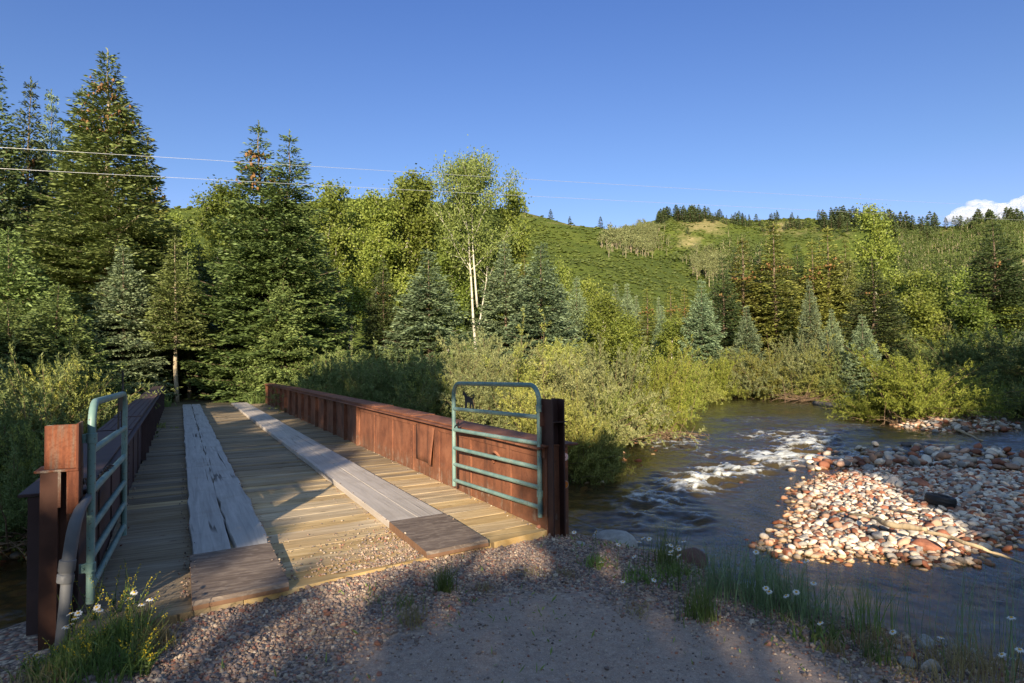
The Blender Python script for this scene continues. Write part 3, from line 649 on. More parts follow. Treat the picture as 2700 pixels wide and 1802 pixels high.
    p.box((-.152, y-.004, .964), (.012, y+.010, 1.222)); p.box((.0125, y-.055, .964), (.024, y+.16, 1.232)); p.box((-.166, y+.14, .964), (.012, y+.152, 1.215))
    p.box((-.195, y-.055, .949), (.026, y+.17, .9635), .003)
    p.box((-.034, y-.055, .70), (.014, y-.042, .9485)); p.box((.0145, y-.055, .685), (.026, y+.16, .9485)); p.box((-.0775, y-.052, .74), (-.063, y+.011, .9485))
    po = tag(col_.obj('gate_post', M['post_shade'], root), 'steel gate post at the left girder, shade put into its dark brown column, a streaked rusty plate on its head')
    p.obj('head_plate', M['post'], po)
    p = MB(); y = -.10
    p.box((3.64, y, -.3), (3.653, y+.22, 1.222)); p.box((3.762, y, -.3), (3.775, y+.22, 1.222)); p.box((3.6535, y+.10, -.3), (3.7615, y+.112, 1.216)); p.box((3.645, y-.004, 1.005), (3.81, y+.098, 1.013))
    p.box((3.60, y+.16, .96), (3.639, y+.19, 1.16)); 
    tag(p.obj('gate_post', M['post_dark'], root), 'rusty steel gate post at the right girder, shade put into its dark colour')
    for z, mt, lb in ((.667, 'pink', 'faded pink round reflector with a dark centre, the upper one'), (.407, 'orange', 'orange round reflector, the lower one')):
        d = MB(); d.tube([(3.822, -.0125, z), (3.822, -.022, z)], [.037, .037], 24); o = d.obj('reflector', M['rim'], root); tag(o, lb)
        d = MB(); d.tube([(3.822, -.0222, z), (3.822, -.026, z)], [.034, .030], 24); d.obj('lens', M[mt], o)
        d = MB(); d.tube([(3.822, -.0262, z), (3.822, -.029, z)], [.006, .006], 10); d.obj('bolt', M['post'], o)
build_bridge()

# ------------------------------------------------------------------ gates
def build_gate(label, h, f, zs_h, zs_f, cut):
    h = np.array(h); f = np.array(f); root = empty('pipe_gate', label, 'gate', (h[0], h[1], zs_h[-1]-.09))
    base = np.array(root.location); u = (f-h); Ln = np.linalg.norm(u); u = u/Ln; up = np.array([0, 0, 1.])
    def P(s, z): return np.array([h[0]+u[0]*s, h[1]+u[1]*s, z])-base
    r = .0235; b = MB(); R = .15; path = [P(0, base[2]), P(0, .5), P(0, zs_h[0]-R)]
    for t in np.linspace(0, math.pi/2, 8)[1:]: path.append(P(R-R*math.cos(t), zs_h[0]-R+R*math.sin(t)))
    path.append(P(Ln*.5, (zs_h[0]+zs_f[0])/2))
    for t in np.linspace(0, math.pi/2, 8): path.append(P(Ln-R+R*math.sin(t), zs_f[0]-R+R*math.cos(t)))
    path += [P(Ln, .5), P(Ln, base[2]-.0)]
    b.tube(path, r, 14); fr = shade_auto(b.obj('frame', M['gate'], root), 50)
    for a, c in zip(zs_h[1:], zs_f[1:]):
        b = MB(); b.tube([P(.012, a), P(Ln*.5, (a+c)/2), P(Ln-.012, c)], r*.93, 12); shade_auto(b.obj('rail', M['gate'], root), 50)
    for z in (zs_h[0]-.22, zs_h[-1]+.13):
        b = MB(); b.tube([P(0, z-.032), P(0, z-.03), P(0, z+.03), P(0, z+.032)], [r+.004, r+.007, r+.007, r+.004], 16)
        sg = -1 if h[0] < 1 else 1
        p0 = P(0, z); b.box(p0+np.array([sg*.0, -.010, -.028]), p0+np.array([sg*.06, .010, .028]), .002)
        b.tube([p0+np.array([sg*.04, -.02, 0]), p0+np.array([sg*.04, .03, 0])], .007, 8)
        shade_auto(b.obj('hinge_band', M['gate'], root))
    # flat steel cut-out standing on the second rail near the free end
    c = MB(); out, lb = cut; n = np.array([-u[1], u[0], 0]); Q = np.array(out); z0 = zs_f[1]
    pts = np.array([P(Ln-.02-q[0], z0+q[1]) for q in Q]); m = len(pts); d = n*.003
    c.add(np.concatenate([pts-d, pts+d]), [np.array([list(range(m-1, -1, -1)), list(range(m, 2*m))]), np.array([(i, (i+1) % m, m+(i+1) % m, m+i) for i in range(m)])])
    tag(c.obj('cutout', M['black_steel'], root), lb)
    if h[0] > 1:
        b = MB(); b.tube([P(Ln-.02, .80), P(Ln-.10, .845), P(Ln-.13, .87)], [.012, .012, .01], 6); b.obj('latch', M['black_steel'], root)
        g = MB(); g.prism([(0, 0), (.075, 0), (0, .085)], -.004, .004, (0, 1, 2)); V = g.v[0].copy(); W = np.array([P(Ln-.022-a, zs_f[2]+.02+bb)+n*cc for a, bb, cc in V]); g.v[0] = W; g.obj('gusset', M['gate'], root)
DOG = [(.02, .018), (.03, .03), (.055, .035), (.065, .10), (.062, .15), (.045, .175), (.03, .168), (.022, .178), (.033, .20), (.048, .225), (.058, .205), (.072, .20), (.10, .165), (.15, .155), (.195, .148), (.215, .165), (.225, .20), (.232, .205), (.232, .165), (.215, .138), (.20, .13), (.205, .10), (.22, .06), (.225, .03), (.245, .02), (.245, .0), (.20, .0), (.202, .03), (.195, .065), (.175, .10), (.17, .06), (.17, .0), (.155, .0), (.152, .09), (.11, .095), (.095, .05), (.09, .018), (.25, .016), (.25, -.004), (.01, -.004), (.01, .018)]
DOG = [(.01, -.004), (.01, .016), (.06, .018), (.068, .10), (.062, .15), (.045, .172), (.025, .168), (.02, .178), (.034, .20), (.046, .226), (.058, .206), (.072, .20), (.10, .165), (.15, .155), (.195, .148), (.215, .165), (.225, .20), (.234, .20), (.232, .165), (.215, .135), (.20, .128), (.206, .10), (.222, .055), (.225, .018), (.207, .018), (.203, .05), (.192, .07), (.180, .09), (.172, .055), (.170, .018), (.156, .018), (.154, .088), (.108, .092), (.098, .055), (.094, .018), (.25, .016), (.25, -.004)]
DOG = DOG[:34]+[(.098, .055), (.088, .018), (.154, .017), (.25, .017), (.25, -.004)]
ELK = [(.10, -.006), (.10, .012), (.18, .014), (.19, .11), (.175, .20), (.15, .27), (.12, .33), (.085, .335), (.07, .355), (.10, .385), (.125, .395), (.11, .44), (.085, .475), (.092, .48), (.118, .455), (.125, .50), (.133, .50), (.132, .44), (.145, .40), (.17, .44), (.20, .50), (.207, .495), (.185, .43), (.165, .385), (.19, .33), (.25, .30), (.36, .295), (.44, .28), (.455, .24), (.44, .20), (.45, .12), (.46, .014), (.44, .014), (.43, .10), (.41, .16), (.40, .10), (.395, .014), (.375, .014), (.38, .12), (.36, .17), (.28, .175), (.23, .17), (.225, .10), (.22, .014), (.50, .012), (.50, -.006)]
build_gate('teal tubular gate against the right girder, black dog cut-out on its rail', (3.6055, .087), (3.479, 1.9275), (1.349, 1.047, .794, .565, .38, .193), (1.327, 1.022, .774, .557, .363, .175), ([(.19+q*1.37, h) for q, h in DOG], 'flat black dog silhouette with raised tail'))
build_gate('teal tubular gate along the left girder, seen nearly end on', (.0735, -.437), (.1353, 1.328), (1.345, 1.045, .79, .565, .38, .19), (1.335, 1.035, .785, .56, .372, .182), (ELK, 'flat dark antlered animal silhouette seen edge on'))

def build_small_steel():
    # chain hanging from the left post over the girder
    a = np.array([.03, -.40, .86]); b = at(*S(302, 1183), .83); b = np.array([.10, .55, .815]); c = MB(); L = np.linalg.norm(b-a); k = 18
    tv = np.linspace(0, 2*math.pi, 13)
    for i in range(k):
        t = (i+.5)/k; p = a+(b-a)*t+np.array([0, 0, -.09*math.sin(math.pi*t)*(1-t)]); d = unit(b-a); s = np.cross(d, [0, 0, 1.]); s = unit(s)
        e = s if i % 2 else np.array([0, 0, 1.]); l = L/k*.72
        c.tube([p+d*l*math.cos(q)*1.05+e*l*.5*math.sin(q) for q in tv], .0045, 6, False)
    tag(c.obj('gate_chain', M['chain']), 'short rusty chain drooping across the flange of the left girder', 'chain')
    # grey conduit riser in front of the left post
    root = empty('conduit_pipe', 'grey plastic conduit pipe with a coupling, rising beside the rusty left post', 'pipe', (-.045, -.72, -.2))
    B = np.array(root.location)
    p = MB(); p.tube(np.array([(-.05, -.72, -.30), (-.04, -.72, -.05), (-.02, -.715, .2), (-.012, -.71, .35)])-B, .031, 16); shade_auto(p.obj('lower_pipe', M['conduit'], root), 60)
    p = MB(); p.tube(np.array([(-.012, -.71, .40), (.0, -.705, .5), (.012, -.70, .60), (.022, -.685, .66), (.036, -.64, .715), (.05, -.56, .745), (.06, -.42, .76), (.065, -.2, .76)])-B, [.035, .035, .035, .034, .031, .027, .024, .022], 16); shade_auto(p.obj('upper_pipe', M['conduit'], root), 60)
    p = MB(); p.tube(np.array([(-.022, -.713, .325), (-.021, -.713, .33), (-.018, -.712, .372), (-.0175, -.712, .374)])-B, [.040, .044, .044, .040], 18); p.tube(np.array([(-.0165, -.712, .386), (-.016, -.712, .39), (-.010, -.71, .452), (-.0098, -.71, .455)])-B, [.039, .043, .043, .038], 18); p.tube(np.array([(-.0175, -.712, .37), (-.016, -.712, .39)])-B, .037, 16)
    shade_auto(p.obj('coupling', M['conduit'], root), 50)
    # two power lines
    for pts, lb in ((((-300, 320, 20), (0, 340, 24), (370, 366.5, 29), (1030, 408.5, 38), (1700, 443, 48), (2349, 476, 60), (2700, 494, 68)), 'upper of the two thin power lines crossing the sky'), (((-300, 371, 20), (0, 385.5, 24), (370, 407, 29), (1010, 441.5, 38), (1700, 474, 48), (2349, 503.5, 60), (2700, 520, 68)), 'lower of the two thin power lines crossing the sky')):
        a, c = at_depth(*pts[0]), at_depth(*pts[-1]); q = MB(); ts = np.linspace(0, 1, 60); P = a+(c-a)*ts[:, None]; P[:, 2] -= .12*4*ts*(1-ts)
        q.tube(P, .0065, 6); tag(q.obj('power_line', M['wire']), lb, 'power line', 'power lines across the valley')
build_small_steel()

# ------------------------------------------------------------------ trees and bushes (built once per variety, then copied)
def spruce_parts(name, H, Rb, seed, needle, bark_m, n_br=150, spray=.26, sw=.085, bare=.04, cone_n=0, tops=1, fill=1., stepl=.15):
    rg = np.random.default_rng(seed); P = []; D = []; Ln = []; C = []; tb = MB()
    for tp in range(tops):
        off = np.array([0, 0]) if tops == 1 else np.array([(-.62, .55)[tp], (.1, -.1)[tp]]); Ht = H*(1. if tp == 0 else .965)
        zs = np.linspace(0, Ht, 14); wob = np.cumsum(rg.normal(0, .02, (14, 2)), 0); sp = np.clip((zs/Ht-.45)/.4, 0, 1)**.8 if tops > 1 else np.zeros(14)
        tr = np.stack([wob[:, 0]+off[0]*sp if tops > 1 else wob[:, 0], wob[:, 1]+(off[1]*sp if tops > 1 else 0), zs], -1)
        tb.tube(tr, np.linspace(H*.0125, .006, 14)*(1 if tp == 0 else .8), 9)
        for i in range(int(n_br/tops*(1 if tops == 1 else 1.1))):
            nb = int(n_br/tops*(1 if tops == 1 else 1.1)); nwh = max(8, int(nb/8)); u = (i+.5)/nb; wq = (math.floor(u*nwh)+.5+rg.normal(0, .13))/nwh
            t = min(.985, max(bare, bare+(.985-bare)*wq**1.15))
            if tops > 1 and t > .97: pass
            az = i*2.39996+rg.normal(0, .35); o = np.array([np.interp(t*Ht, zs, tr[:, 0]), np.interp(t*Ht, zs, tr[:, 1]), t*Ht])
            pr = (1-t)**((.78+.16*max(0., t-.6)/.4) if tops == 1 else (.68+.22*max(0., t-.6)/.4))*(.70+.42*rg.random())*(1.-.25*max(0, (.12-t)/.12)); rr = Rb if t < .55 or tops == 1 else Rb*.92
            L = max(.20, rr*pr*(1.12 if rg.random() < .2 else 1.)); e = -.28+.95*t**1.3+rg.normal(0, .08)
            fs = min(1., .66+.34*L)
            d = np.array([math.cos(az), math.sin(az), 0]); lat = np.array([-d[1], d[0], 0]); k = max(3, int(L/stepl))
            s = (np.arange(k)+rg.random(k)*.5)/k; s = .12+.88*s
            droop = -.10*L*np.sin(s*math.pi)*(1-t)+.16*L*s**2*(1-t*.6)
            B = o+d*(s*L)[:, None]*math.cos(e)+np.array([0, 0, 1.])*(s*L*math.sin(e)+droop)[:, None]
            if L > .8: tb.tube(np.concatenate([[o], B[::max(1, k//4)], B[-1:]]), np.linspace(.012*L+.006, .004, 2+len(B[::max(1, k//4)])), 4, False)
            P.append(B); D.append(np.tile(d*math.cos(e)+[0, 0, math.sin(e)+.15], (k, 1))); Ln.append(np.full(k, spray*fs))
            for sgn in (-1, 1):
                tl = L*.58*(1-s)**.75*rg.uniform(.6, 1.15, k)+.2*fs
                m = np.maximum(1, (tl/(stepl*1.1)*fill).astype(int)); idx = np.repeat(np.arange(k), m); q = np.concatenate([(np.arange(a)+rg.random(a))/a for a in m])
                td = d*.62+sgn*lat*.78; td = td/np.linalg.norm(td)
                pos = B[idx]+td*(q*tl[idx])[:, None]+np.array([0, 0, 1.])*(-.18*q**1.4*tl[idx]*(1-t)+rg.normal(0, .022, len(idx)))[:, None]
                P.append(pos); D.append(np.tile(td+[0, 0, -.05], (len(idx), 1))+rg.normal(0, .26, (len(idx), 3))); Ln.append(fs*spray*rg.uniform(.7, 1.2, len(idx)))
            if cone_n and t > .70 and rg.random() < .9:
                for q in range(rg.integers(2, 6)):
                    C.append(B[rg.integers(max(0, k//3), k)]+rg.normal(0, .08, 3)-[0, 0, .05])
        top = np.array([tr[-1, 0], tr[-1, 1], Ht])               # leader
        m = 46; hh = rg.random(m); P.append(top-np.stack([0*hh, 0*hh, hh*.06*Ht], -1)); dd = rg.normal(0, .30, (m, 3)); dd[:, 2] = np.abs(dd[:, 2])+.45; D.append(dd); Ln.append(np.full(m, spray*.55))
    P = np.concatenate(P); D = unit(np.concatenate(D)); Ln = np.concatenate(Ln)
    Q = diamonds(P, D, Ln, sw*(Ln/spray), rg, .45)
    V = [Q.reshape(-1, 3)]; F = [np.arange(len(Q)*4).reshape(-1, 4)]
    if C and cone_n:                                         # orange cones hang in the top of the crown
        v, f = ICO[1]; C = np.array(C)[:cone_n*3]; n = len(C); sc_ = rg.uniform(.7, 1.25, n)[:, None, None]
        Vc = C[:, None, :]+v[None]*np.array([.045, .045, .10])*sc_; V.append(Vc.reshape(-1, 3)); F.append((f[None]+(np.arange(n)*len(v))[:, None, None]).reshape(-1, 3)+len(Q)*4)
    me = mesh_np(name+'_crown', np.concatenate(V), F, [needle, M['cone']])
    mi = np.zeros(len(me.polygons), np.int32); mi[len(Q):] = 1; me.polygons.foreach_set('material_index', mi)
    out = {'crown': me, 'trunk': tb.mesh(name+'_trunk', bark_m, True)}
    return out
def broadleaf_parts(name, H, Rb, seed, leaf_m, bark_m, limbs=16, start=.35, leaf=.13, per=300, fork=None, narrow=1., clr=.5):
    rg = np.random.default_rng(seed); tb = MB(); P = []; 
    def limb(o, d, L, r, depth):
        k = 6; pts = [o]; p = o; dd = d
        for j in range(k): dd = unit(dd+rg.normal(0, .10, 3)+[0, 0, .05]); p = p+dd*L/k; pts.append(p)
        pts = np.array(pts); tb.tube(pts, np.linspace(r, max(.006, r*.3), k+1), 6 if depth else 9, False)
        if depth >= 1:
            m = int(per*(L/2.2)); q = rg.uniform(.35, 1.08, m); i = np.clip((q*k).astype(int), 0, k); c = pts[i]
            P.append(c+rg.normal(0, 1, (m, 3))*np.array([clr, clr, clr*.8])*(.35+.65*rg.random((m, 1))))
        if depth < 2:
            for b in range(4 if depth else 0):
                i = rg.integers(2, k+1); nd = unit(dd+rg.normal(0, .55, 3)); limb(pts[i], nd, L*rg.uniform(.35, .6), r*.5, depth+1)
        return pts
    stems = fork or [(np.zeros(3), np.array([0, 0, 1.]), H, H*.011)]
    for (o, d, L, r) in stems:
        k = 12; pts = [np.array(o, float)]; dd = unit(np.array(d, float)); p = pts[0]
        for j in range(k): dd = unit(dd+rg.normal(0, .035, 3)+[0, 0, .04]); p = p+dd*L/k; pts.append(p)
        pts = np.array(pts); tb.tube(pts, np.linspace(r, .015, k+1), 10)
        nl = int(limbs*L/H)
        for i in range(nl):
            t = start+(1-start)*(i+rg.random())/nl; q = t*k; j = min(k-1, int(q)); o2 = pts[j]+(pts[j+1]-pts[j])*(q-j)
            az = i*2.4+rg.normal(0, .5); e = rg.uniform(.35, .95); u = np.array([math.cos(az)*math.cos(e), math.sin(az)*math.cos(e), math.sin(e)])
            w = math.sin(math.pi*min(1, .15+.85*((t-start)/(1-start))**.8))*.75+.35
            limb(o2, unit(u*[narrow, narrow, 1]), Rb*w*rg.uniform(.75, 1.15), r*.45*(1.15-t), 1)
    P = np.concatenate(P); n = len(P); D = unit(rg.normal(0, 1, (n, 3))+[0, 0, -.25])
    Q = diamonds(P, D, leaf*rg.uniform(.7, 1.25, n), leaf*.8*rg.uniform(.7, 1.2, n), rg)
    return {'crown': quads_mesh(name+'_crown', Q, leaf_m), 'trunk': tb.mesh(name+'_trunk', bark_m, True)}
def willow_parts(name, seed, leaf_m, stems=121, H=3., R=2., leaf=.095, lw=.028, shoots=15, per=30, bare=.12):
    rg = np.random.default_rng(seed); tb = MB(); P = []; D = []
    for i in range(stems):
        lb = i % 11; az = lb*2.39996+rg.normal(0, .33); e = max(.26, min(1.5, (.35, 1.15, .7, 1.35, .5, .95, 1.25, .42, .8, 1.05, .6)[lb]+rg.normal(0, .13))); lobe = (1.0, .92, 1.08, 1.0, .85, 1.12, .9, 1.0, .82, 1.1, .95)[(lb*7) % 11]; L = (H*math.sin(e)**.7+R*math.cos(e)*.55)*rg.uniform(.72, 1.06)
        L = lobe/max(1e-3, math.sqrt((math.cos(e)/R)**2+(math.sin(e)/H)**2))*(rg.uniform(.62, 1.0) if rg.random() < .88 else rg.uniform(1.0, 1.16))
        o = np.array([rg.normal(0, R*.16), rg.normal(0, R*.16), 0.]); d = np.array([math.cos(az)*math.cos(e), math.sin(az)*math.cos(e), math.sin(e)])
        s = np.linspace(0, 1, 6); bend = rg.uniform(.0, .22)*L
        pts = o+d*(s*L)[:, None]+np.outer(s**2, np.array([math.cos(az), math.sin(az), -.55])*bend)+np.outer(s*(1-s), [0, 0, .35*L*(1-math.sin(e))])
        pts[:, 2] = np.maximum(pts[:, 2], .02)
        tb.tube(pts, np.linspace(.016, .004, 6), 4, False)
        for k in range(shoots):
            q = bare+(1-bare)*(k+rg.random())/shoots; x = q*5; j = min(4, int(x)); p0 = pts[j]+(pts[j+1]-pts[j])*(x-j); t = unit(pts[j+1]-pts[j])
            sdr = unit(t*.8+rg.normal(0, .55, 3)+[0, 0, .15]); sl = rg.uniform(.3, .75)*(1.15-q*.5)*H/3.
            m = per; u = rg.random(m)*sl
            P.append(p0+sdr*u[:, None]+rg.normal(0, .012, (m, 3))); D.append(unit(sdr*.75+rg.normal(0, .6, (m, 3))))
    P = np.concatenate(P); D = np.concatenate(D); n = len(P)
    Q = diamonds(P, D, leaf*rg.uniform(.7, 1.3, n), lw*rg.uniform(.7, 1.3, n), rg)
    return {'foliage': quads_mesh(name+'_foliage', Q, leaf_m), 'stems': tb.mesh(name+'_stems', M['twig'], True)}
VAR = {}
def variety(key, base, parts, height): VAR[key] = (base, parts, height)
def plant(key, name, label, cat, loc, height, width=None, rot=None, group=None):
    base, parts, h0 = VAR[key]; o = empty(name, label, cat, loc, group)
    s = height/h0[0]; w = s if width is None else width/(2*h0[1])
    o.scale = (w, w, s); o.rotation_euler = (0, 0, random.uniform(0, 6.28) if rot is None else rot)
    for pn, me in parts.items(): link(pn, me, o)
    return o
variety('spA', 0, spruce_parts('tall_spruce', 17., 3.7, 1, M['spruce'], M['bark_pale'], 360, .19, .072, cone_n=70, bare=.07, fill=1.5, stepl=.105), (17., 3.7))
variety('spB', 0, spruce_parts('twin_spruce', 13., 3.0, 2, M['spruce'], M['bark'], 360, .18, .070, cone_n=36, tops=2, bare=.02, fill=1.5, stepl=.10), (13., 3.0))
variety('spC', 0, spruce_parts('blue_spruce', 8., 2.3, 3, M['spruce_blue'], M['bark'], 250, .16, .066, .015, stepl=.095, fill=1.5), (8., 2.3))
variety('spD', 0, spruce_parts('dark_spruce', 12., 2.7, 4, M['spruce_dark'], M['bark'], 290, .19, .078, .03, cone_n=8, fill=1.4, stepl=.125), (12., 2.7))
variety('spE', 0, spruce_parts('slim_spruce', 12., 2.0, 5, M['spruce_gold'], M['bark'], 250, .20, .085, .04, cone_n=12, fill=1.4, stepl=.125), (12., 2.0))
variety('spF', 0, spruce_parts('low_spruce', 6., 2.6, 6, M['spruce'], M['bark'], 210, .15, .060, .02, fill=1.5, stepl=.09), (6., 2.6))
variety('spG', 0, spruce_parts('bare_trunk_spruce', 9., 2.1, 8, M['spruce'], M['bark_pale'], 190, .17, .066, .34, fill=1.4, stepl=.10), (9., 2.1))
variety('asA', 0, broadleaf_parts('aspen', 14., 2.2, 11, M['aspen'], M['bark_white'], 30, .30, .17, 330, clr=.45), (14., 2.6))
variety('asB', 0, broadleaf_parts('slender_aspen', 12., 1.7, 12, M['aspen'], M['bark_white'], 26, .22, .16, 330, clr=.42), (12., 2.1))
M['dull'] = foliage_mat('dull_cottonwood_leaves', (.045, .060, .014), (.150, .165, .045), .3, (.20, .20, .07))
variety('asC', 0, broadleaf_parts('dull_tree', 12., 1.9, 15, M['dull'], M['bark_white'], 22, .25, .17, 240, clr=.45), (12., 2.3))
variety('cw', 0, broadleaf_parts('cottonwood', 14., 3.0, 13, M['cotton'], M['bark_white'], 24, .52, .15, 150,
        [(np.array([0, 0, 0.]), np.array([-.05, .0, 1.]), 14., .14), (np.array([-.02, 0, 5.2]), np.array([.36, .1, 1.]), 8.6, .095), (np.array([0., 0, 3.6]), np.array([-.42, .05, 1.]), 6.2, .07)], clr=.5), (14., 3.6))
variety('sap', 0, broadleaf_parts('aspen_sapling', 6., 1.4, 14, M['aspen'], M['bark_white'], 22, .10, .15, 300, clr=.38), (6., 1.6))
variety('wiA', 0, willow_parts('willow', 21, M['willow']), (3., 2.))
variety('wiB', 0, willow_parts('broad_willow', 22, M['willow_sage'], 132, 2.7, 2.4), (2.7, 2.4))
M['willow_lime'] = foliage_mat('lime_willow_leaves', (.085, .115, .018), (.330, .365, .060), .35, (.46, .45, .12), .15, 1.3)
variety('wiD', 0, willow_parts('lime_willow', 24, M['willow_lime'], 132, 2.8, 2.2, .085, .022, 16, 30), (2.8, 2.2))
variety('wiC', 0, willow_parts('green_willow', 23, M['willow_dark'], 121, 2.8, 2.0, .085, .026), (2.8, 2.0))

LBL_TREE = []
def tree(key, x, top, D, name, label, w=None, rot=None, group=None, cat='tree', base=None):
    p = at_depth(x, 850, D); z = gz(p[0], p[1]) if base is None else base; t = at_depth(x, top, D)[2]; k = VAR[key][2]
    h = t-z+.1; plant(key, name, label, cat, (p[0], p[1], z-.1), h, None if w is None else w, rot, group)
SPRUCES = [  # variety, x, top, depth, width, label
 ('spD', -22, 128, 33, 7.0, 'tall dark spruce cut off by the left edge of the photo'),
 ('spD', 68, 172, 37, 6.6, 'dark pointed spruce standing left of the tallest spruce'),
 ('spC', 112, 200, 39, 5.2, 'paler slim spruce tucked between the dark one and the tallest'),
 ('spA', 243, 102, 31, 10.6, 'tallest spruce of the view, orange cones in its top, left of the bridge end'),
 ('spD', 175, 190, 42, 7.5, 'shadowy spruce behind the tallest spruce, left shoulder showing'),
 ('spE', 330, 300, 44, 6.5, 'spruce filling the right shoulder of the tallest spruce'),
 ('spF', 20, 520, 24, 6.2, 'low wide spruce with sunlit boughs at the left edge'),
 ('spF', 130, 650, 21, 4.6, 'small bushy spruce with yellow-lit boughs above the left willows'),
 ('spF', 20, 690, 19, 5.0, 'dark low spruce behind the left willows at the photo edge'),
 ('spC', 280, 560, 28, 4.8, 'mid height spruce with drooping boughs just left of the road opening'),
 ('spG', 408, 540, 28.5, 4.0, 'spruce with a sunlit pale trunk at the left of the road opening'),
 ('spG', 436, 580, 31, 3.6, 'smaller spruce with a pale trunk deeper in the road opening'),
 ('spD', 395, 520, 36, 6.5, 'dark spruce in the gap left of the twin-topped spruce'),
 ('spD', 455, 560, 40, 6.5, 'shaded spruce in the dark gap straight beyond the bridge'),
 ('spD', 500, 620, 44, 6.0, 'dim spruce deep in the wood beyond the bridge'),
 ('spB', 626, 272, 31, 8.4, 'large spruce with two cone-laden tops beyond the right end of the bridge'),
 ('spF', 655, 640, 29, 4.4, 'bright skirt of a bushy spruce at the foot of the twin-topped spruce'),
 ('spD', 745, 560, 40, 5.0, 'dark spruce to the right of the twin-topped spruce'),
 ('spD', 883, 590, 39, 4.3, 'dark small spruce below the aspens, left of the silvery one'),
 ('spC', 985, 572, 37, 6.8, 'silvery broad spruce left of the forked cottonwood'),
 ('spC', 1160, 552, 42, 6.2, 'blue-grey spruce just right of the forked cottonwood'),
 ('spC', 1243, 556, 40, 6.4, 'silver-edged spruce standing right of its blue-grey neighbour'),
 ('spE', 1205, 580, 50, 4.0, 'cone-topped spruce between the two blue-grey ones'),
 ('spC', 1325, 634, 62, 5.0, 'soft grey-green spruce beside the silver-edged pair'),
 ('spC', 1415, 648, 66, 4.0, 'left one of two thin twin spruces in the middle distance'),
 ('spC', 1441, 648, 68, 4.0, 'right one of two thin twin spruces in the middle distance'),
 ('spE', 1486, 660, 66, 4.8, 'golden pointed spruce alone in the middle distance'),
 ('spE', 1540, 655, 70, 4.6, 'golden narrow spruce left of the frosted blue spruce'),
 ('spE', 1574, 660, 74, 4.4, 'golden spruce half hidden behind the frosted blue spruce'),
 ('spC', 1513, 680, 72, 2.6, 'tiny grey spruce between two golden ones'),
 ('spC', 1613, 640, 52, 5.4, 'frosted blue spruce in the middle distance right of the gate'),
 ('spD', 1660, 585, 62, 6.5, 'dark narrow spruce at the left of the tall middle group'),
 ('spE', 1708, 545, 64, 8.2, 'brown-topped spruce in the tall middle group'),
 ('spE', 1783, 508, 63, 8.8, 'pointed golden-green spruce topping the tall middle group'),
 ('spC', 1715, 700, 55, 4.0, 'small blue spruce at the foot of the tall middle group'),
 ('spE', 1868, 550, 70, 7.2, 'mustard spruce left of the cone-heavy one'),
 ('spE', 1903, 518, 70, 8.4, 'cone-heavy spruce behind, left of the light aspen'),
 ('spE', 1948, 545, 74, 5.4, 'thin brown-tipped spruce beside the light aspen'),
 ('spC', 1861, 640, 56, 3.6, 'slim blue spruce in front of the mustard spruces'),
 ('spC', 1911, 708, 50, 3.0, 'small pale spruce left of the black-green spruce'),
 ('spD', 2004, 588, 52, 7.8, 'broad black-green spruce below the light aspen'),
 ('spC', 1981, 722, 44, 3.6, 'young pale spruce standing before the black-green spruce'),
 ('spD', 2283, 508, 60, 10.4, 'big dark spruce near the right edge of the photo'),
 ('spC', 2345, 760, 52, 2.6, 'little spruce at the right edge below the big dark one'),
 ('spD', 1692, 566, 69, 7.0, 'dark spruce deep in the tall middle group, left'),
 ('spD', 1748, 556, 70, 7.5, 'dark spruce deep in the tall middle group, middle'),
 ('spD', 1832, 556, 72, 7.5, 'dark spruce between the golden-green top and the mustard spruce'),
 ('spD', 1884, 540, 75, 7.0, 'dark spruce behind the cone-heavy spruce'),
 ('spD', 1926, 566, 77, 6.5, 'dark spruce hidden behind the thin brown-tipped spruce'),
 ('spC', 1290, 648, 70, 4.2, 'grey-green spruce behind the young aspen right of the silver-edged pair'),
 ('spC', 1368, 664, 72, 3.6, 'small grey spruce left of the thin twin spruces'),
 ('spE', 1392, 672, 74, 3.6, 'small golden spruce touching the left thin twin'),
 ('spC', 1462, 676, 76, 3.4, 'faint grey spruce between the twins and the golden pointed one'),
 ('spE', 1600, 672, 80, 4.0, 'golden spruce peeping over the frosted blue spruce'),
 ('spD', 1640, 640, 70, 5.0, 'dark spruce right behind the frosted blue spruce'),
 ('spC', 1520, 700, 60, 3.2, 'low blue spruce among the feathery saplings'),
]
for k, x, top, D, w, lb in SPRUCES: tree(k, x, top, D, 'spruce_tree', lb, w, -YAW if k == 'spB' else None)
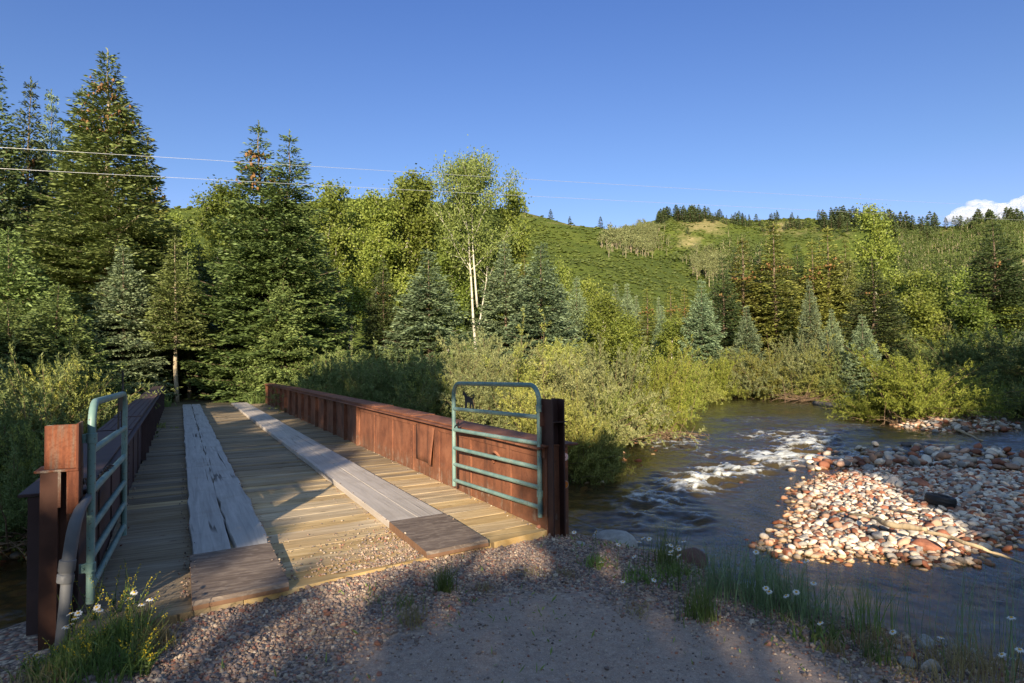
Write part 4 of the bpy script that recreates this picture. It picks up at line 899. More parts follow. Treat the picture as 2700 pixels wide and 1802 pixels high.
for k, x, top, D, w, lb in [
 ('asA', 490, 446, 60, 7.5, 'pale aspen in the sky gap left of the twin-topped spruce'),
 ('asA', 425, 500, 66, 7., 'yellow-green aspen low in the sky gap by the tallest spruce'),
 ('asB', 735, 436, 50, 5.5, 'aspen rising right behind the twin-topped spruce'),
 ('asA', 800, 466, 54, 6.5, 'leafy aspen between the twin-topped spruce and the aspen clump'),
 ('asA', 905, 418, 50, 7.0, 'highest aspen of the clump in the middle'),
 ('asB', 856, 452, 46, 5.0, 'aspen with a slanting white trunk in the clump'),
 ('asA', 960, 452, 56, 7.0, 'rounded aspen right of the highest aspen'),
 ('asB', 1022, 500, 50, 5.0, 'lower aspen leaning on the left of the forked cottonwood'),
 ('asC', 760, 520, 60, 7.0, 'shaded aspen behind the aspen clump'),
 ('cw', 1096, 396, 47, 6.4, 'tall cottonwood with a forked white trunk and open crown'),
 ('asB', 1172, 455, 52, 5.0, 'leafy tree under the right side of the cottonwood'),
 ('asC', 1120, 560, 54, 6., 'aspen filling in below the cottonwood crown'),
 ('sap', 1300, 622, 72, 3.6, 'light young aspen above the thin twin spruces'),
 ('sap', 1372, 690, 58, 4., 'pale sapling left of the thin twin spruces'),
 ('sap', 1345, 660, 64, 4., 'yellow-green sapling behind the pale one'),
 ('sap', 1452, 735, 56, 3.6, 'feathery sapling under the golden pointed spruce'),
 ('sap', 1540, 745, 54, 3.4, 'feathery sapling under the golden narrow spruce'),
 ('asC', 1755, 610, 70, 5., 'aspen with bowed pale trunk inside the tall middle group'),
 ('asC', 1820, 600, 72, 5., 'aspen between the golden-green and mustard spruces'),
 ('asB', 2010, 482, 78, 7.0, 'light yellow aspen standing above the black-green spruce'),
 ('asC', 1940, 600, 70, 5., 'dull green aspen behind the small pale spruce'),
 ('sap', 2075, 650, 78, 6., 'yellow-green young aspen right of the black-green spruce'),
 ('sap', 2120, 640, 72, 6., 'bright young aspen second from the black-green spruce'),
 ('sap', 2165, 655, 66, 5.5, 'bright young aspen left of the big dark spruce'),
 ('sap', 2205, 640, 74, 6., 'taller young aspen touching the big dark spruce'),
 ('sap', 2110, 690, 60, 5., 'lower young aspen above the shaded willows'),
 ('sap', 2240, 700, 58, 5., 'young aspen before the foot of the big dark spruce'),
 ('sap', 2330, 690, 60, 5., 'young aspen behind the little spruce at the right edge'),
 ('sap', 2400, 680, 62, 6., 'young aspen cut by the right edge of the photo')]:
    tree(k, x, top, D, 'cottonwood_tree' if k == 'cw' else 'aspen_tree', lb, w, None, None)
WILLOWS = [
 ('wiC', 95, 14.2, 802, 4.0, 'olive willow thicket with a ragged top left of the left gate'), ('wiC', 40, 12.6, 865, 3.8, 'willow at the left photo edge above the dry stems'), ('wiA', 158, 15.6, 800, 3.0, 'willow with upright yellow shoots left of the left girder'),
 ('wiC', 70, 17, 806, 4.6, 'willow at the back of the left thicket'), ('wiC', 240, 22.5, 836, 1.8, 'small willow where the left girder ends'), ('wiC', -70, 12, 880, 3.6, 'willow half outside the left edge of the photo'), ('wiA', 120, 11.8, 935, 1.9, 'low willow directly behind the left gate'), ('wiC', 95, 10.8, 985, 2.6, 'low dark willow above the water at the left edge'),
 ('wiC', 748, 23, 822, 3.0, 'shaded willow at the far end of the right girder'), ('wiC', 815, 22.4, 812, 3.8, 'dark willow second along the right girder'), ('wiC', 868, 21.4, 815, 4.0, 'dark willow in the middle of the right girder'), ('wiC', 950, 20.6, 822, 3.6, 'dark willow just before the sunlit ones'), ('wiC', 905, 26, 792, 4.6, 'taller dark willow behind the shaded row'), ('wiC', 775, 28, 792, 4.2, 'willow under the right skirts of the twin-topped spruce'), ('wiC', 690, 30, 832, 2.2, 'small willow at the far right corner of the deck'), ('wiC', 1015, 26, 800, 4.0, 'willow between shade and sun above the right girder'),
 ('wiA', 1322, 16.6, 880, 2.3, 'willow right of the right gate post, hanging over the water'), ('wiA', 1245, 17.2, 858, 3.4, 'sunlit willow framed by the right gate'), ('wiB', 1130, 18, 832, 3.6, 'sunlit willow behind the dog cut-out'), ('wiB', 1070, 20.5, 800, 4., 'yellow-green willow left of the right gate'), ('wiA', 1200, 21.5, 772, 4.2, 'tall willow above the right gate'), ('wiB', 1330, 21, 796, 4.6, 'big pale willow above the right gate post'), ('wiD', 1420, 24.6, 832, 3.0, 'willow over the small cobble beach'), ('wiD', 1500, 27, 818, 2.8, 'willow at the tip of the left bank, touching the rapids'),
 ('wiB', 1400, 25.5, 770, 5., 'pale willow at the back of the left bank'), ('wiD', 1490, 27.5, 776, 4.6, 'willow behind the tip of the left bank'), ('wiB', 1105, 26, 748, 5., 'rust tinged willow below the forked cottonwood'), ('wiA', 1250, 28, 764, 5., 'willow below the silver-edged spruce'), ('wiD', 1540, 33, 800, 4.2, 'willow beyond the tip of the left bank'), ('wiA', 1385, 20.5, 880, 2.0, 'low willow above the small cobble beach'),
 ('wiD', 1640, 50, 796, 5.4, 'willow closing the river bend, left one'), ('wiB', 1700, 51, 786, 6.4, 'willow closing the river bend, middle one'), ('wiA', 1762, 50, 790, 6.0, 'willow closing the river bend, right one by the dark undercut'), ('wiA', 1575, 44, 812, 4.4, 'willow at the inside of the river bend'),
 ('wiB', 1842, 49, 768, 6.4, 'tall willow above the bare brown branches'), ('wiA', 1900, 47, 786, 6., 'willow between the bare branches and the lone bush'), ('wiC', 1955, 45, 800, 5., 'green willow behind the left side of the lone bush'), ('wiB', 1862, 57, 742, 6., 'willow at the feet of the slim blue spruce'),
 ('wiD', 2095, 30, 782, 6.6, 'big lone willow on the bar in the river'), ('wiD', 1995, 31.5, 848, 3.4, 'left shoot cluster of the lone willow on the bar'), ('wiD', 2190, 31, 842, 3.6, 'right shoot cluster of the lone willow on the bar'),
 ('wiC', 2155, 48, 765, 7., 'shaded willow behind the lone bush, left one'), ('wiC', 2245, 46, 752, 7., 'shaded willow behind the lone bush, right one'), ('wiC', 2335, 42, 746, 7., 'shaded willow at the right photo edge, tallest'), ('wiC', 2420, 38, 742, 7., 'shaded willow beyond the right edge'), ('wiC', 2300, 39, 838, 5.6, 'low black willow over the right channel'), ('wiC', 2242, 42, 830, 5.6, 'low dark willow behind the bar pebbles'), ('wiC', 2385, 33, 880, 5., 'dark willow hanging over the water at the right edge'),
 ('wiA', 2080, 62, 738, 7., 'sunny willow right of the young pale spruce'), ('wiB', 2170, 60, 735, 7., 'sunny willow above the shaded willows, left'), ('wiA', 2270, 58, 728, 7., 'sunny willow below the big dark spruce'), ('wiB', 2010, 66, 745, 7., 'sunny willow behind the black-green spruce')]
for k, x, D, top, w, lb in WILLOWS:
    p = at_depth(x, 850, D); z = max(gz(p[0], p[1]), WZ-.1); t = at_depth(x, top, D)[2]
    plant(k, 'willow_bush', lb, 'bush', (p[0], p[1], z-.05), t-z, w)

for k, x, y, h, w, lb in (('wiC', 6.0, 11.6, 1.7, 2.6, 'low willow close behind the right girder, nearest the water'), ('wiC', 5.9, 15.2, 1.9, 2.6, 'low willow close behind the right girder, middle one'), ('wiA', 7.6, 13.6, 2.0, 2.6, 'low willow between the right girder and the sunlit clumps'), ('wiC', 5.8, 18.6, 2.0, 2.6, 'low willow close behind the far part of the right girder')):
    plant(k, 'willow_bush', lb, 'bush', (x, y, gz(x, y)-.05), h, w)

# trees behind the camera and on the right bank, unseen; the rear crowns are leaf clusters cut to shape the foreground shade
def shade_trees():
    rg = np.random.default_rng(77); back = 15.; hz = np.array([math.sin(SUN_AZ), math.cos(SUN_AZ), 0]); side = np.array([hz[1], -hz[0], 0])
    P0 = np.array([CAMP[0], CAMP[1], 0])-hz*back
    # places that stand in the sun: (outline in the view, plane normal, plane offset, keep)
    Z = lambda z: (np.array([0, 0, 1.]), z)
    XP = (np.array([1., 0, 0]), 3.62); YP = (np.array([0, 1., 0]), -.5)
    def DP(D): return (CF, float(CF@CAMP)+D)
    LIT = [
     ([(596, 1205), (640, 1150), (690, 1082), (775, 1088), (800, 1062), (830, 1040), (1000, 1030), (1320, 1290), (1240, 1262), (1000, 1300), (700, 1360), (600, 1300)], Z(0), 1.), ([(240, 1425), (430, 1310), (520, 1250), (610, 1205), (700, 1360), (440, 1430)], Z(0), .85),
     ([(556, 984), (640, 974), (650, 966), (700, 962), (705, 972), (640, 992), (562, 996)], Z(0), .9), ([(700, 1032), (790, 1020), (796, 1030), (706, 1044)], Z(0), .9), ([(740, 1058), (812, 1043), (815, 1052), (748, 1070)], Z(0), .9),
     ([(800, 1040), (815, 980), (850, 900), (1000, 915), (1240, 985), (1250, 1130), (1200, 1180), (1000, 1110)], XP, 1.), ([(1060, 1110), (1250, 1120), (1250, 1240), (1100, 1180)], XP, .45),
     ([(90, 965), (300, 890), (300, 1130), (195, 1180), (90, 1235)], YP, 1.), ([(60, 1100), (110, 1100), (95, 1420), (60, 1420)], YP, .22), ([(140, 1180), (190, 1180), (180, 1460), (130, 1460)], YP, .22),
     ([(470, 1400), (700, 1345), (1000, 1290), (1245, 1252), (1215, 1320), (1140, 1365), (900, 1400), (700, 1470), (380, 1568), (280, 1480)], Z(-.06), .62), ([(1150, 1250), (1245, 1250), (1190, 1335), (1120, 1350)], Z(-.08), 1.), ([(860, 1420), (1050, 1380), (1000, 1500), (860, 1568), (680, 1568)], Z(-.08), .5),
     ([(140, 1340), (370, 1340), (360, 1500), (300, 1568), (60, 1568)], Z(.1), .7),
     ([(-60, 770), (340, 770), (350, 880), (230, 940), (110, 985), (-60, 1030)], DP(14), 1.),
     ([(1000, 700), (1620, 700), (1620, 925), (1480, 985), (1400, 1010), (1330, 960), (1060, 985), (1010, 900), (970, 820)], DP(18), 1.), ([(1010, 830), (1330, 830), (1390, 1000), (1300, 1010), (1050, 980)], DP(15.5), 1.), ([(1000, 690), (1640, 690), (1640, 930), (1040, 900)], DP(24), 1.),
     ([(1370, 1010), (1440, 985), (1500, 1000), (1480, 1045), (1400, 1060)], Z(-1.35), 1.),
     ([(1440, 985), (1620, 890), (1960, 890), (2300, 905), (2260, 960), (1960, 1000), (1850, 1005), (1925, 1035), (1905, 1080), (1840, 1100), (1700, 1180), (1640, 1160), (1520, 1115), (1480, 1060)], Z(WZ), 1.),
     ([(1640, 1160), (1840, 1070), (1800, 1200), (1720, 1250), (1650, 1230)], Z(WZ), .75),
     ([(1715, 1250), (1755, 1190), (1800, 1130), (1845, 1070), (1960, 1068), (2050, 1100), (2120, 1150), (2200, 1178), (2300, 1240), (2270, 1300), (1980, 1300)], Z(-1.3), 1.),
     ([(1740, 1285), (2160, 1300), (2230, 1400), (2080, 1490), (1900, 1470), (1780, 1370)], Z(WZ), .9),
     ([(1900, 740), (2270, 740), (2250, 930), (2120, 985), (1920, 960)], DP(29), 1.), ([(500, 600), (720, 640), (700, 930), (540, 940)], DP(28), 1.), ([(1560, 700), (2360, 700), (2360, 900), (1560, 930)], DP(44), 1.)]
    LIT += [([(375, 800), (480, 800), (480, 925), (375, 930)], DP(27.5), 1.), ([(375, 900), (480, 896), (610, 900), (625, 932), (560, 936), (375, 936)], Z(0), 1.)]
    n = 42000; s = rg.uniform(-24, 24, n); t = rg.uniform(3.2, 14.2, n)
    top = 12.7+1.1*np.sin(s*.7+1)+.5*np.sin(s*1.9)
    top = np.where((s > -10) & (s < -1), 13.9+.4*np.sin(s*2.1), np.where(s <= -10, 13.2+.6*np.sin(s), top))
    ok = t < top; C = P0+np.outer(s, side)+np.outer(t, [0, 0, 1.])
    for poly, (nv, off), keep in LIT:
        lam = (off-C@nv)/(sd@nv); Hp = C+sd*lam[:, None]; x, y, zz = view(Hp); wv = np.clip((zz-6)/12, .12, 1); x = x+(fbm(x*.02, y*.02, 3, 41)-.5)*70*wv; y = y+(fbm(x*.02, y*.02, 3, 42)-.5)*60*wv; inside = (poly_sd(x, y, poly) > -2) & (zz > 0) & (lam > 0)
        ok &= ~(inside & (rg.random(n) < keep))
    C = C[ok]; s = s[ok]; m = len(C); C = C+sd*rg.uniform(-2.2, 2.2, m)[:, None]
    per = 9; L = np.repeat(C, per, 0)+rg.normal(0, .085, (m*per, 3)); D = unit(rg.normal(0, 1, (m*per, 3)))
    Q = diamonds(L-D*.09, D, rg.uniform(.16, .26, m*per), rg.uniform(.12, .2, m*per), rg)
    ts = np.linspace(-21, 21, 9); own = np.repeat(np.abs(s[:, None]-ts).argmin(1), per)
    lbs = ['leftmost', 'second', 'third', 'fourth', 'middle', 'sixth', 'seventh', 'eighth', 'rightmost']
    for i, st in enumerate(ts):
        b = P0+side*st; z = gz(b[0], b[1]); o = empty('cottonwood_tree', 'unseen tall cottonwood behind the camera, crown shaped to shade the track, %s in its row' % lbs[i], 'tree', (b[0], b[1], z), 'unseen cottonwoods shaped for shade')
        sel = Q[own == i]
        if len(sel) == 0: continue
        link('crown', quads_mesh('shade_crown', sel-np.array([b[0], b[1], z]), M['cotton']), o)
        tb = MB(); H = max(5., sel[:, :, 2].max()-z-.6); kz = np.linspace(-.2, H, 9); tb.tube(np.stack([np.cumsum(rg.normal(0, .08, 9)), np.cumsum(rg.normal(0, .08, 9)), kz], -1), np.linspace(.14, .03, 9), 8)
        tb.obj('trunk', M['bark'], o, True)
shade_trees()
for i, (X, D, h) in enumerate(((20.5, 14, 11), (24, 19, 12.5), (19.5, 8, 9), (27.5, 24, 13), (31, 29, 13))):
    p = CAMP+CR*X+CF*D; z = gz(p[0], p[1])
    plant('spD', 'spruce_tree', 'dark spruce on the right bank outside the photo, %s from the camera' % ('second', 'third', 'nearest', 'fourth', 'farthest')[i], 'tree', (p[0], p[1], z-.1), h, 6.5, None, 'spruces outside the right edge')

# ------------------------------------------------------------------ stones
def rock_mesh(name, seed, mat, sub=3, flat=.55, lump=.28, angular=0.):
    rg = np.random.default_rng(seed); v, f = ICO[sub]; v = v.copy()
    for k in range(5):
        d = unit(rg.normal(size=3)); v = v+d*(lump*.5*np.sin((v@unit(rg.normal(size=3)))*rg.uniform(1.2, 2.6)+rg.uniform(0, 6)))[:, None]*.5
    for k in range(int(angular)):
        d = unit(rg.normal(size=3)); h = rg.uniform(.55, .85); e = np.maximum(0, v@d-h); v = v-np.outer(e*.9, d)
    n = fbm(v[:, 0]*3+9, v[:, 1]*3+v[:, 2]*2.3+9, 3, seed % 7)-.5; v = v*(1+n*.14)[:, None]
    return mesh_np(name, v*np.array([1., rg.uniform(.6, .85), flat*rg.uniform(.8, 1.15)]), f, mat, True)
def scatter(name, X, Y, Zc, R, mat, sub=1, flat=(.45, .8), seed=1, smooth=False):
    rg = np.random.default_rng(seed); v, f = ICO[sub]; n = len(X); a = rg.uniform(0, 6.28, n); nv = len(v)
    jit = 1+rg.normal(0, .13 if sub == 1 else .09, (n, nv, 1)); P = v[None]*jit*np.stack([R, R*rg.uniform(.55, .95, n), R*rg.uniform(*flat, n)], -1)[:, None, :]
    tl = rg.normal(0, .22, (n, 2)); P[:, :, 2] += P[:, :, 0]*tl[:, :1]+P[:, :, 1]*tl[:, 1:]
    c, s = np.cos(a)[:, None], np.sin(a)[:, None]
    P = np.stack([P[..., 0]*c-P[..., 1]*s+np.asarray(X)[:, None], P[..., 0]*s+P[..., 1]*c+np.asarray(Y)[:, None], P[..., 2]+np.asarray(Zc)[:, None]], -1)
    return mesh_np(name, P.reshape(-1, 3), (f[None]+(np.arange(n)*nv)[:, None, None]).reshape(-1, 3), mat, smooth)
ROAD = [tuple(at(*q, -.1)[:2]) for q in ((820, 1520), (900, 1440), (1060, 1370), (1180, 1345), (1330, 1355), (1520, 1390), (1700, 1430), (1860, 1480), (2040, 1568), (2200, 1680), (2100, 2300), (400, 2300), (640, 1680))]
def build_gravel():
    rg = np.random.default_rng(31); n = 150000; X = rg.uniform(-1.6, 6.2, n); Y = rg.uniform(-4.2, 1.4, n)
    vx, vy, z = view(np.stack([X, Y, np.full(n, -.1)], -1)); ok = (vx > -60) & (vx < 2420) & (vy < 1640) & (z > 0)
    de = Y-(.0+.2*np.minimum(X-XR, 0))                       # beyond the deck end
    ok &= (de < .02) | (X > XR+.02)
    d = -poly_sd(X, Y, RIVER); ok &= d > .25
    tr = poly_sd(X, Y, ROAD)+(fbm(X*1.4, Y*1.4, 4, 5)-.5)*.7
    dens = np.maximum(.09+.5*sstep(.55, .70, fbm(X*2.1, Y*2.1, 3, 44)), 1-.92*sstep(-.35, .40, tr+(fbm(X*4, Y*4, 3, 45)-.5)*.5)); ok &= rg.random(n) < dens*np.where(vy > 1250, 1, .8)
    X, Y = X[ok], Y[ok]; n = len(X); R = .0065+.0085*rg.random(n)**1.5; R = np.where(rg.random(n) < .035, R*1.9, R); R = np.where(poly_sd(X, Y, ROAD) > .2, R*.7, R)
    tag(link('gravel', scatter('gravel', X, Y, ground_h(X, Y)+R*.25, R, M['gravel'], 1, (.5, .85), 2)), 'loose grey and pink gravel lying in front of the deck', 'gravel', None, 'stuff')
    # chips kicked on to the deck between the runways and along their edges
    n = 4200; X = rg.uniform(1.26, 2.33, n); Y = -.3+3.2*rg.random(n)**2.2; p = np.exp(-((X-2.2)/.45)**2)*np.exp(-np.maximum(0, Y-.35)/.28)+.05*np.exp(-Y/1.2); ok = (rg.random(n) < p) & (Y > .02+.2*(X-XR)+.0)
    X2 = rg.choice([.61, 1.27, 2.31, 2.95, 3.58, .06], 700)+rg.normal(0, .025, 700); Y2 = -.3+7*rg.random(700)**2.; ok2 = (Y2 > .04+.2*(X2-XR))
    X = np.concatenate([X[ok], X2[ok2]]); Y = np.concatenate([Y[ok], Y2[ok2]]); n = len(X); R = .005+.008*rg.random(n)**2
    inr = ((X > .635) & (X < 1.255)) | ((X > 2.33) & (X < 2.925)); Zc = np.where(inr, .072, .002)+R*.4
    tag(link('loose_chips', scatter('loose_chips', X, Y, Zc, R, M['gravel'], 1, (.5, .85), 3)), 'stray gravel chips scattered on the deck boards', 'gravel', None, 'stuff')
build_gravel()
def build_cobbles():
    rg = np.random.default_rng(41); V = {}
    kinds = [('c_cream', .36, 'cream white river cobble on the pebble bar'), ('c_pink', .22, 'pink sandstone cobble on the pebble bar'), ('c_red', .20, 'brick red cobble on the pebble bar'), ('c_grey', .22, 'grey cobble on the pebble bar')]
    for i, (k, _, _) in enumerate(kinds): V[k] = [rock_mesh('cobble', 100+i*7+j, M[k], 3, .5, .3, 3+2*j) for j in range(4)]
    P = np.array(ISLAND); lo, hi = P.min(0), P.max(0); placed = []
    def put(X, Y, r, k):
        me = V[k][rg.integers(4)]; o = link('cobble', me, None, (X, Y, gz(X, Y)+r*.22)); o.scale = (r, r, r*rg.uniform(.8, 1.2)); o.rotation_euler = (rg.normal(0, .2), rg.normal(0, .2), rg.uniform(0, 6.28)); return o
    special = [((2127, 1245), .27, 'c_red', 'largest brick red cobble, at the right tip of the pebble bar'), ((2095, 1212), .26, 'c_cream', 'big white cobble against the driftwood log'), ((2080, 1196), .20, 'c_pink', 'pink cobble leaning on the driftwood log above the big white one'),
               ((1806, 1165), .19, 'c_pink', 'pink block at the water edge, farthest left on the pebble bar'), ((1838, 1070), .2, 'boulder_red', 'wet rust-brown stone awash at the head of the pebble bar'), ((1862, 1062), .22, 'c_pink', 'wet yellowish stone awash at the head of the pebble bar'), ((1958, 1080), .2, 'c_pink', 'pink cobble on the crest at the head of the pebble bar'), ((1990, 1068), .22, 'c_grey', 'pale grey cobble beside the shaded riffle'), ((2110, 1112), .26, 'c_red', 'brown-red cobble at the edge of shade near the tyre'), ((2050, 1108), .28, 'c_grey', 'rounded grey cobble left of the tyre')]
    V['boulder_red'] = [rock_mesh('cobble', 150+j, M['boulder_red'], 3, .6, .3, 4) for j in range(4)]
    for (q, r, k, lb) in special:
        p = at(*q, -1.3); o = put(p[0], p[1], r*.82, k); tag(o, lb, 'cobble'); placed.append((p[0], p[1], r))
    n = 0; tries = 0
    while n < 285 and tries < 20000:
        tries += 1; X, Y = rg.uniform(lo, hi)
        if poly_sd(np.array([X]), np.array([Y]), ISLAND)[0] < .12: continue
        vx, vy, _ = view([X, Y, -1.25])
        if not (1690 < vx < 2345 and vy > 1058): continue
        r = rg.uniform(.06, .112)*(1.35 if rg.random() < .15 else 1)
        if any((X-a)**2+(Y-b)**2 < (.78*(r+c))**2 for a, b, c in placed): continue
        placed.append((X, Y, r)); j = rg.choice(4, p=[q[1] for q in kinds]); k, _, lb = kinds[j]
        tag(put(X, Y, r, k), lb, 'cobble', lb.split(' on ')[0].replace('cobble', 'cobbles')+' of the bar'); n += 1
    def fill(name, poly, n, rr, seed, lb, zoff=.1, grow=.45):
        rg = np.random.default_rng(seed); P = np.array(poly); lo, hi = P.min(0)-grow, P.max(0)+grow; X = rg.uniform(lo[0], hi[0], n*3); Y = rg.uniform(lo[1], hi[1], n*3); sdv = poly_sd(X, Y, poly)
        ok = (sdv > 0) | ((sdv > -grow) & (rg.random(n*3) < .45*(1+sdv/grow)+.1)); X, Y = X[ok][:n], Y[ok][:n]; R = (rr[0]+(rr[1]-rr[0])*rg.random(len(X))**1.8)*(.55+.95*fbm(X*.8, Y*.8, 3, seed))
        tag(link(name, scatter(name, X, Y, ground_h(X, Y)+R*(zoff+rg.normal(0, .38, len(X))), R, M['cobbles'], 2, (.4, .7), seed+1, True)), lb, 'cobbles', None, 'stuff')
    near_isl = [tuple(p) for p in ISLAND]
    fill('bar_cobbles', near_isl, 17000, (.022, .085), 51, 'small white, pink and grey cobbles filling the pebble bar', .1, .9)
    RIFFLE = [pt(*q) for q in ((1830, 1075), (1930, 1035), (2100, 1025), (2340, 1035), (2420, 1080), (2200, 1075), (1950, 1075))]
    fill('riffle_cobbles', RIFFLE, 1300, (.05, .16), 55, 'dark wet stones awash in the shaded riffle above the pebble bar', 1.1)
    for j, (q, r) in enumerate((((1600, 1100), .17), ((1665, 1082), .15), ((1735, 1066), .16), ((1790, 1040), .15), ((1855, 1012), .17), ((1545, 1018), .14), ((1905, 1036), .16), ((1700, 1108), .12))):
        x_, y_ = at(*q, WZ)[:2]; o = link('boulder', rock_mesh('boulder', 400+j, M['boulder_red'] if j % 2 else M['boulder_grey'], 3, .7, .3, 4), None, (x_, y_, WZ-.05)); o.scale = (r*1.2, r, r); o.rotation_euler = (0, 0, j); tag(o, 'dark wet stone breaking the white water of the rapid', 'boulder', 'stones breaking the rapid')
    fill('beach_cobbles', SHORE_COBBLES, 2200, (.05, .14), 52, 'pale cobbles on the small beach under the willows', .3)
    fill('midstream_cobbles', MIDBAR, 1600, (.05, .16), 53, 'grey cobbles of the bar under the lone willow', .3)
    fill('left_cobbles', LEFTBAR, 900, (.05, .14), 54, 'grey cobbles in the shade left of the bridge', .3)
build_cobbles()
def boulder(u0, v0, u1, v1, mat, label, z=-.1, seed=1, flat=.7, sink=.25, dz=0.):
    x, y = S((u0+u1)/2, v1); p = at(x, y, z); D = float((p-CAMP)@CF); r = (u1-u0)/2*D/FPX
    h = (v1-v0)*D/FPX; o = link('boulder', rock_mesh('boulder', seed, M[mat], 3, 1., .3, 5), None, (p[0]+CF[0]*r*.6, p[1]+CF[1]*r*.6, p[2]+h*.35+dz)); o.scale = (r*1.1, r*1.0, h*.62); o.rotation_euler = (0, 0, seed*1.3-YAW)
    return tag(o, label, 'boulder')
for a in [((1545, 1415, 1700, 1478), 'boulder_grey', 'big grey slab behind the gravel edge right of the gate post', -.30, 61), ((1517, 1430, 1558, 1452), 'boulder_grey', 'white rock on the gravel edge beside the gate post', -.12, 62), ((1785, 1445, 1870, 1512), 'boulder_red', 'dark maroon boulder behind the tall grass tufts', -.28, 63),
          ((1722, 1530, 1760, 1546), 'boulder_grey', 'flat pale stone left of the grass tufts, farther one', -.12, 64), ((1745, 1541, 1778, 1556), 'boulder_grey', 'rounded pale stone left of the grass tufts, nearer one', -.12, 65), ((2420, 1680, 2480, 1718), 'boulder_grey', 'light boulder at the bank edge, lower right', -.14, 66),
          ((2470, 1700, 2500, 1722), 'boulder_red', 'maroon stone leaning on the light boulder', -.15, 67), ((2503, 1698, 2540, 1724), 'boulder_grey', 'pale rock right of the light boulder at the bank edge', -.15, 68), ((2560, 1716, 2594, 1732), 'boulder_grey', 'flat pale rock farthest right on the bank edge', -.15, 69),
          ((2438, 1744, 2486, 1778), 'boulder_grey', 'cracked grey rock nearest the lower right corner', -.12, 70), ((2376, 1736, 2428, 1762), 'boulder_grey', 'flat slab left of the cracked grey rock', -.12, 71), ((2234, 1652, 2270, 1676), 'boulder_red', 'brown stone under the leafy weeds on the bank', -.13, 72), ((2388, 1722, 2426, 1742), 'c_red', 'thin red stone behind the flat slab', -.12, 73), ((2356, 1700, 2384, 1716), 'boulder_grey', 'bluish stone behind the thin red one', -.13, 74),
          ((58, 1722, 126, 1780), 'c_pink', 'rounded reddish boulder at the foot of the left post', -.18, 75), ((172, 1696, 236, 1738), 'c_pink', 'reddish rock buried in the yellow flowers', -.14, 76), ((1208, 1438, 1238, 1456), 'c_pink', 'tan rounded stone against the right ramp board', -.06, 77), ((1392, 1466, 1424, 1484), 'c_pink', 'half buried tan stone in the sunny gravel patch', -.10, 78), ((1414, 1384, 1427, 1394), 'c_red', 'small red stone on the deck corner by the right post', .0, 79)]:
    boulder(*a[0], a[1], a[2], a[3], a[4])
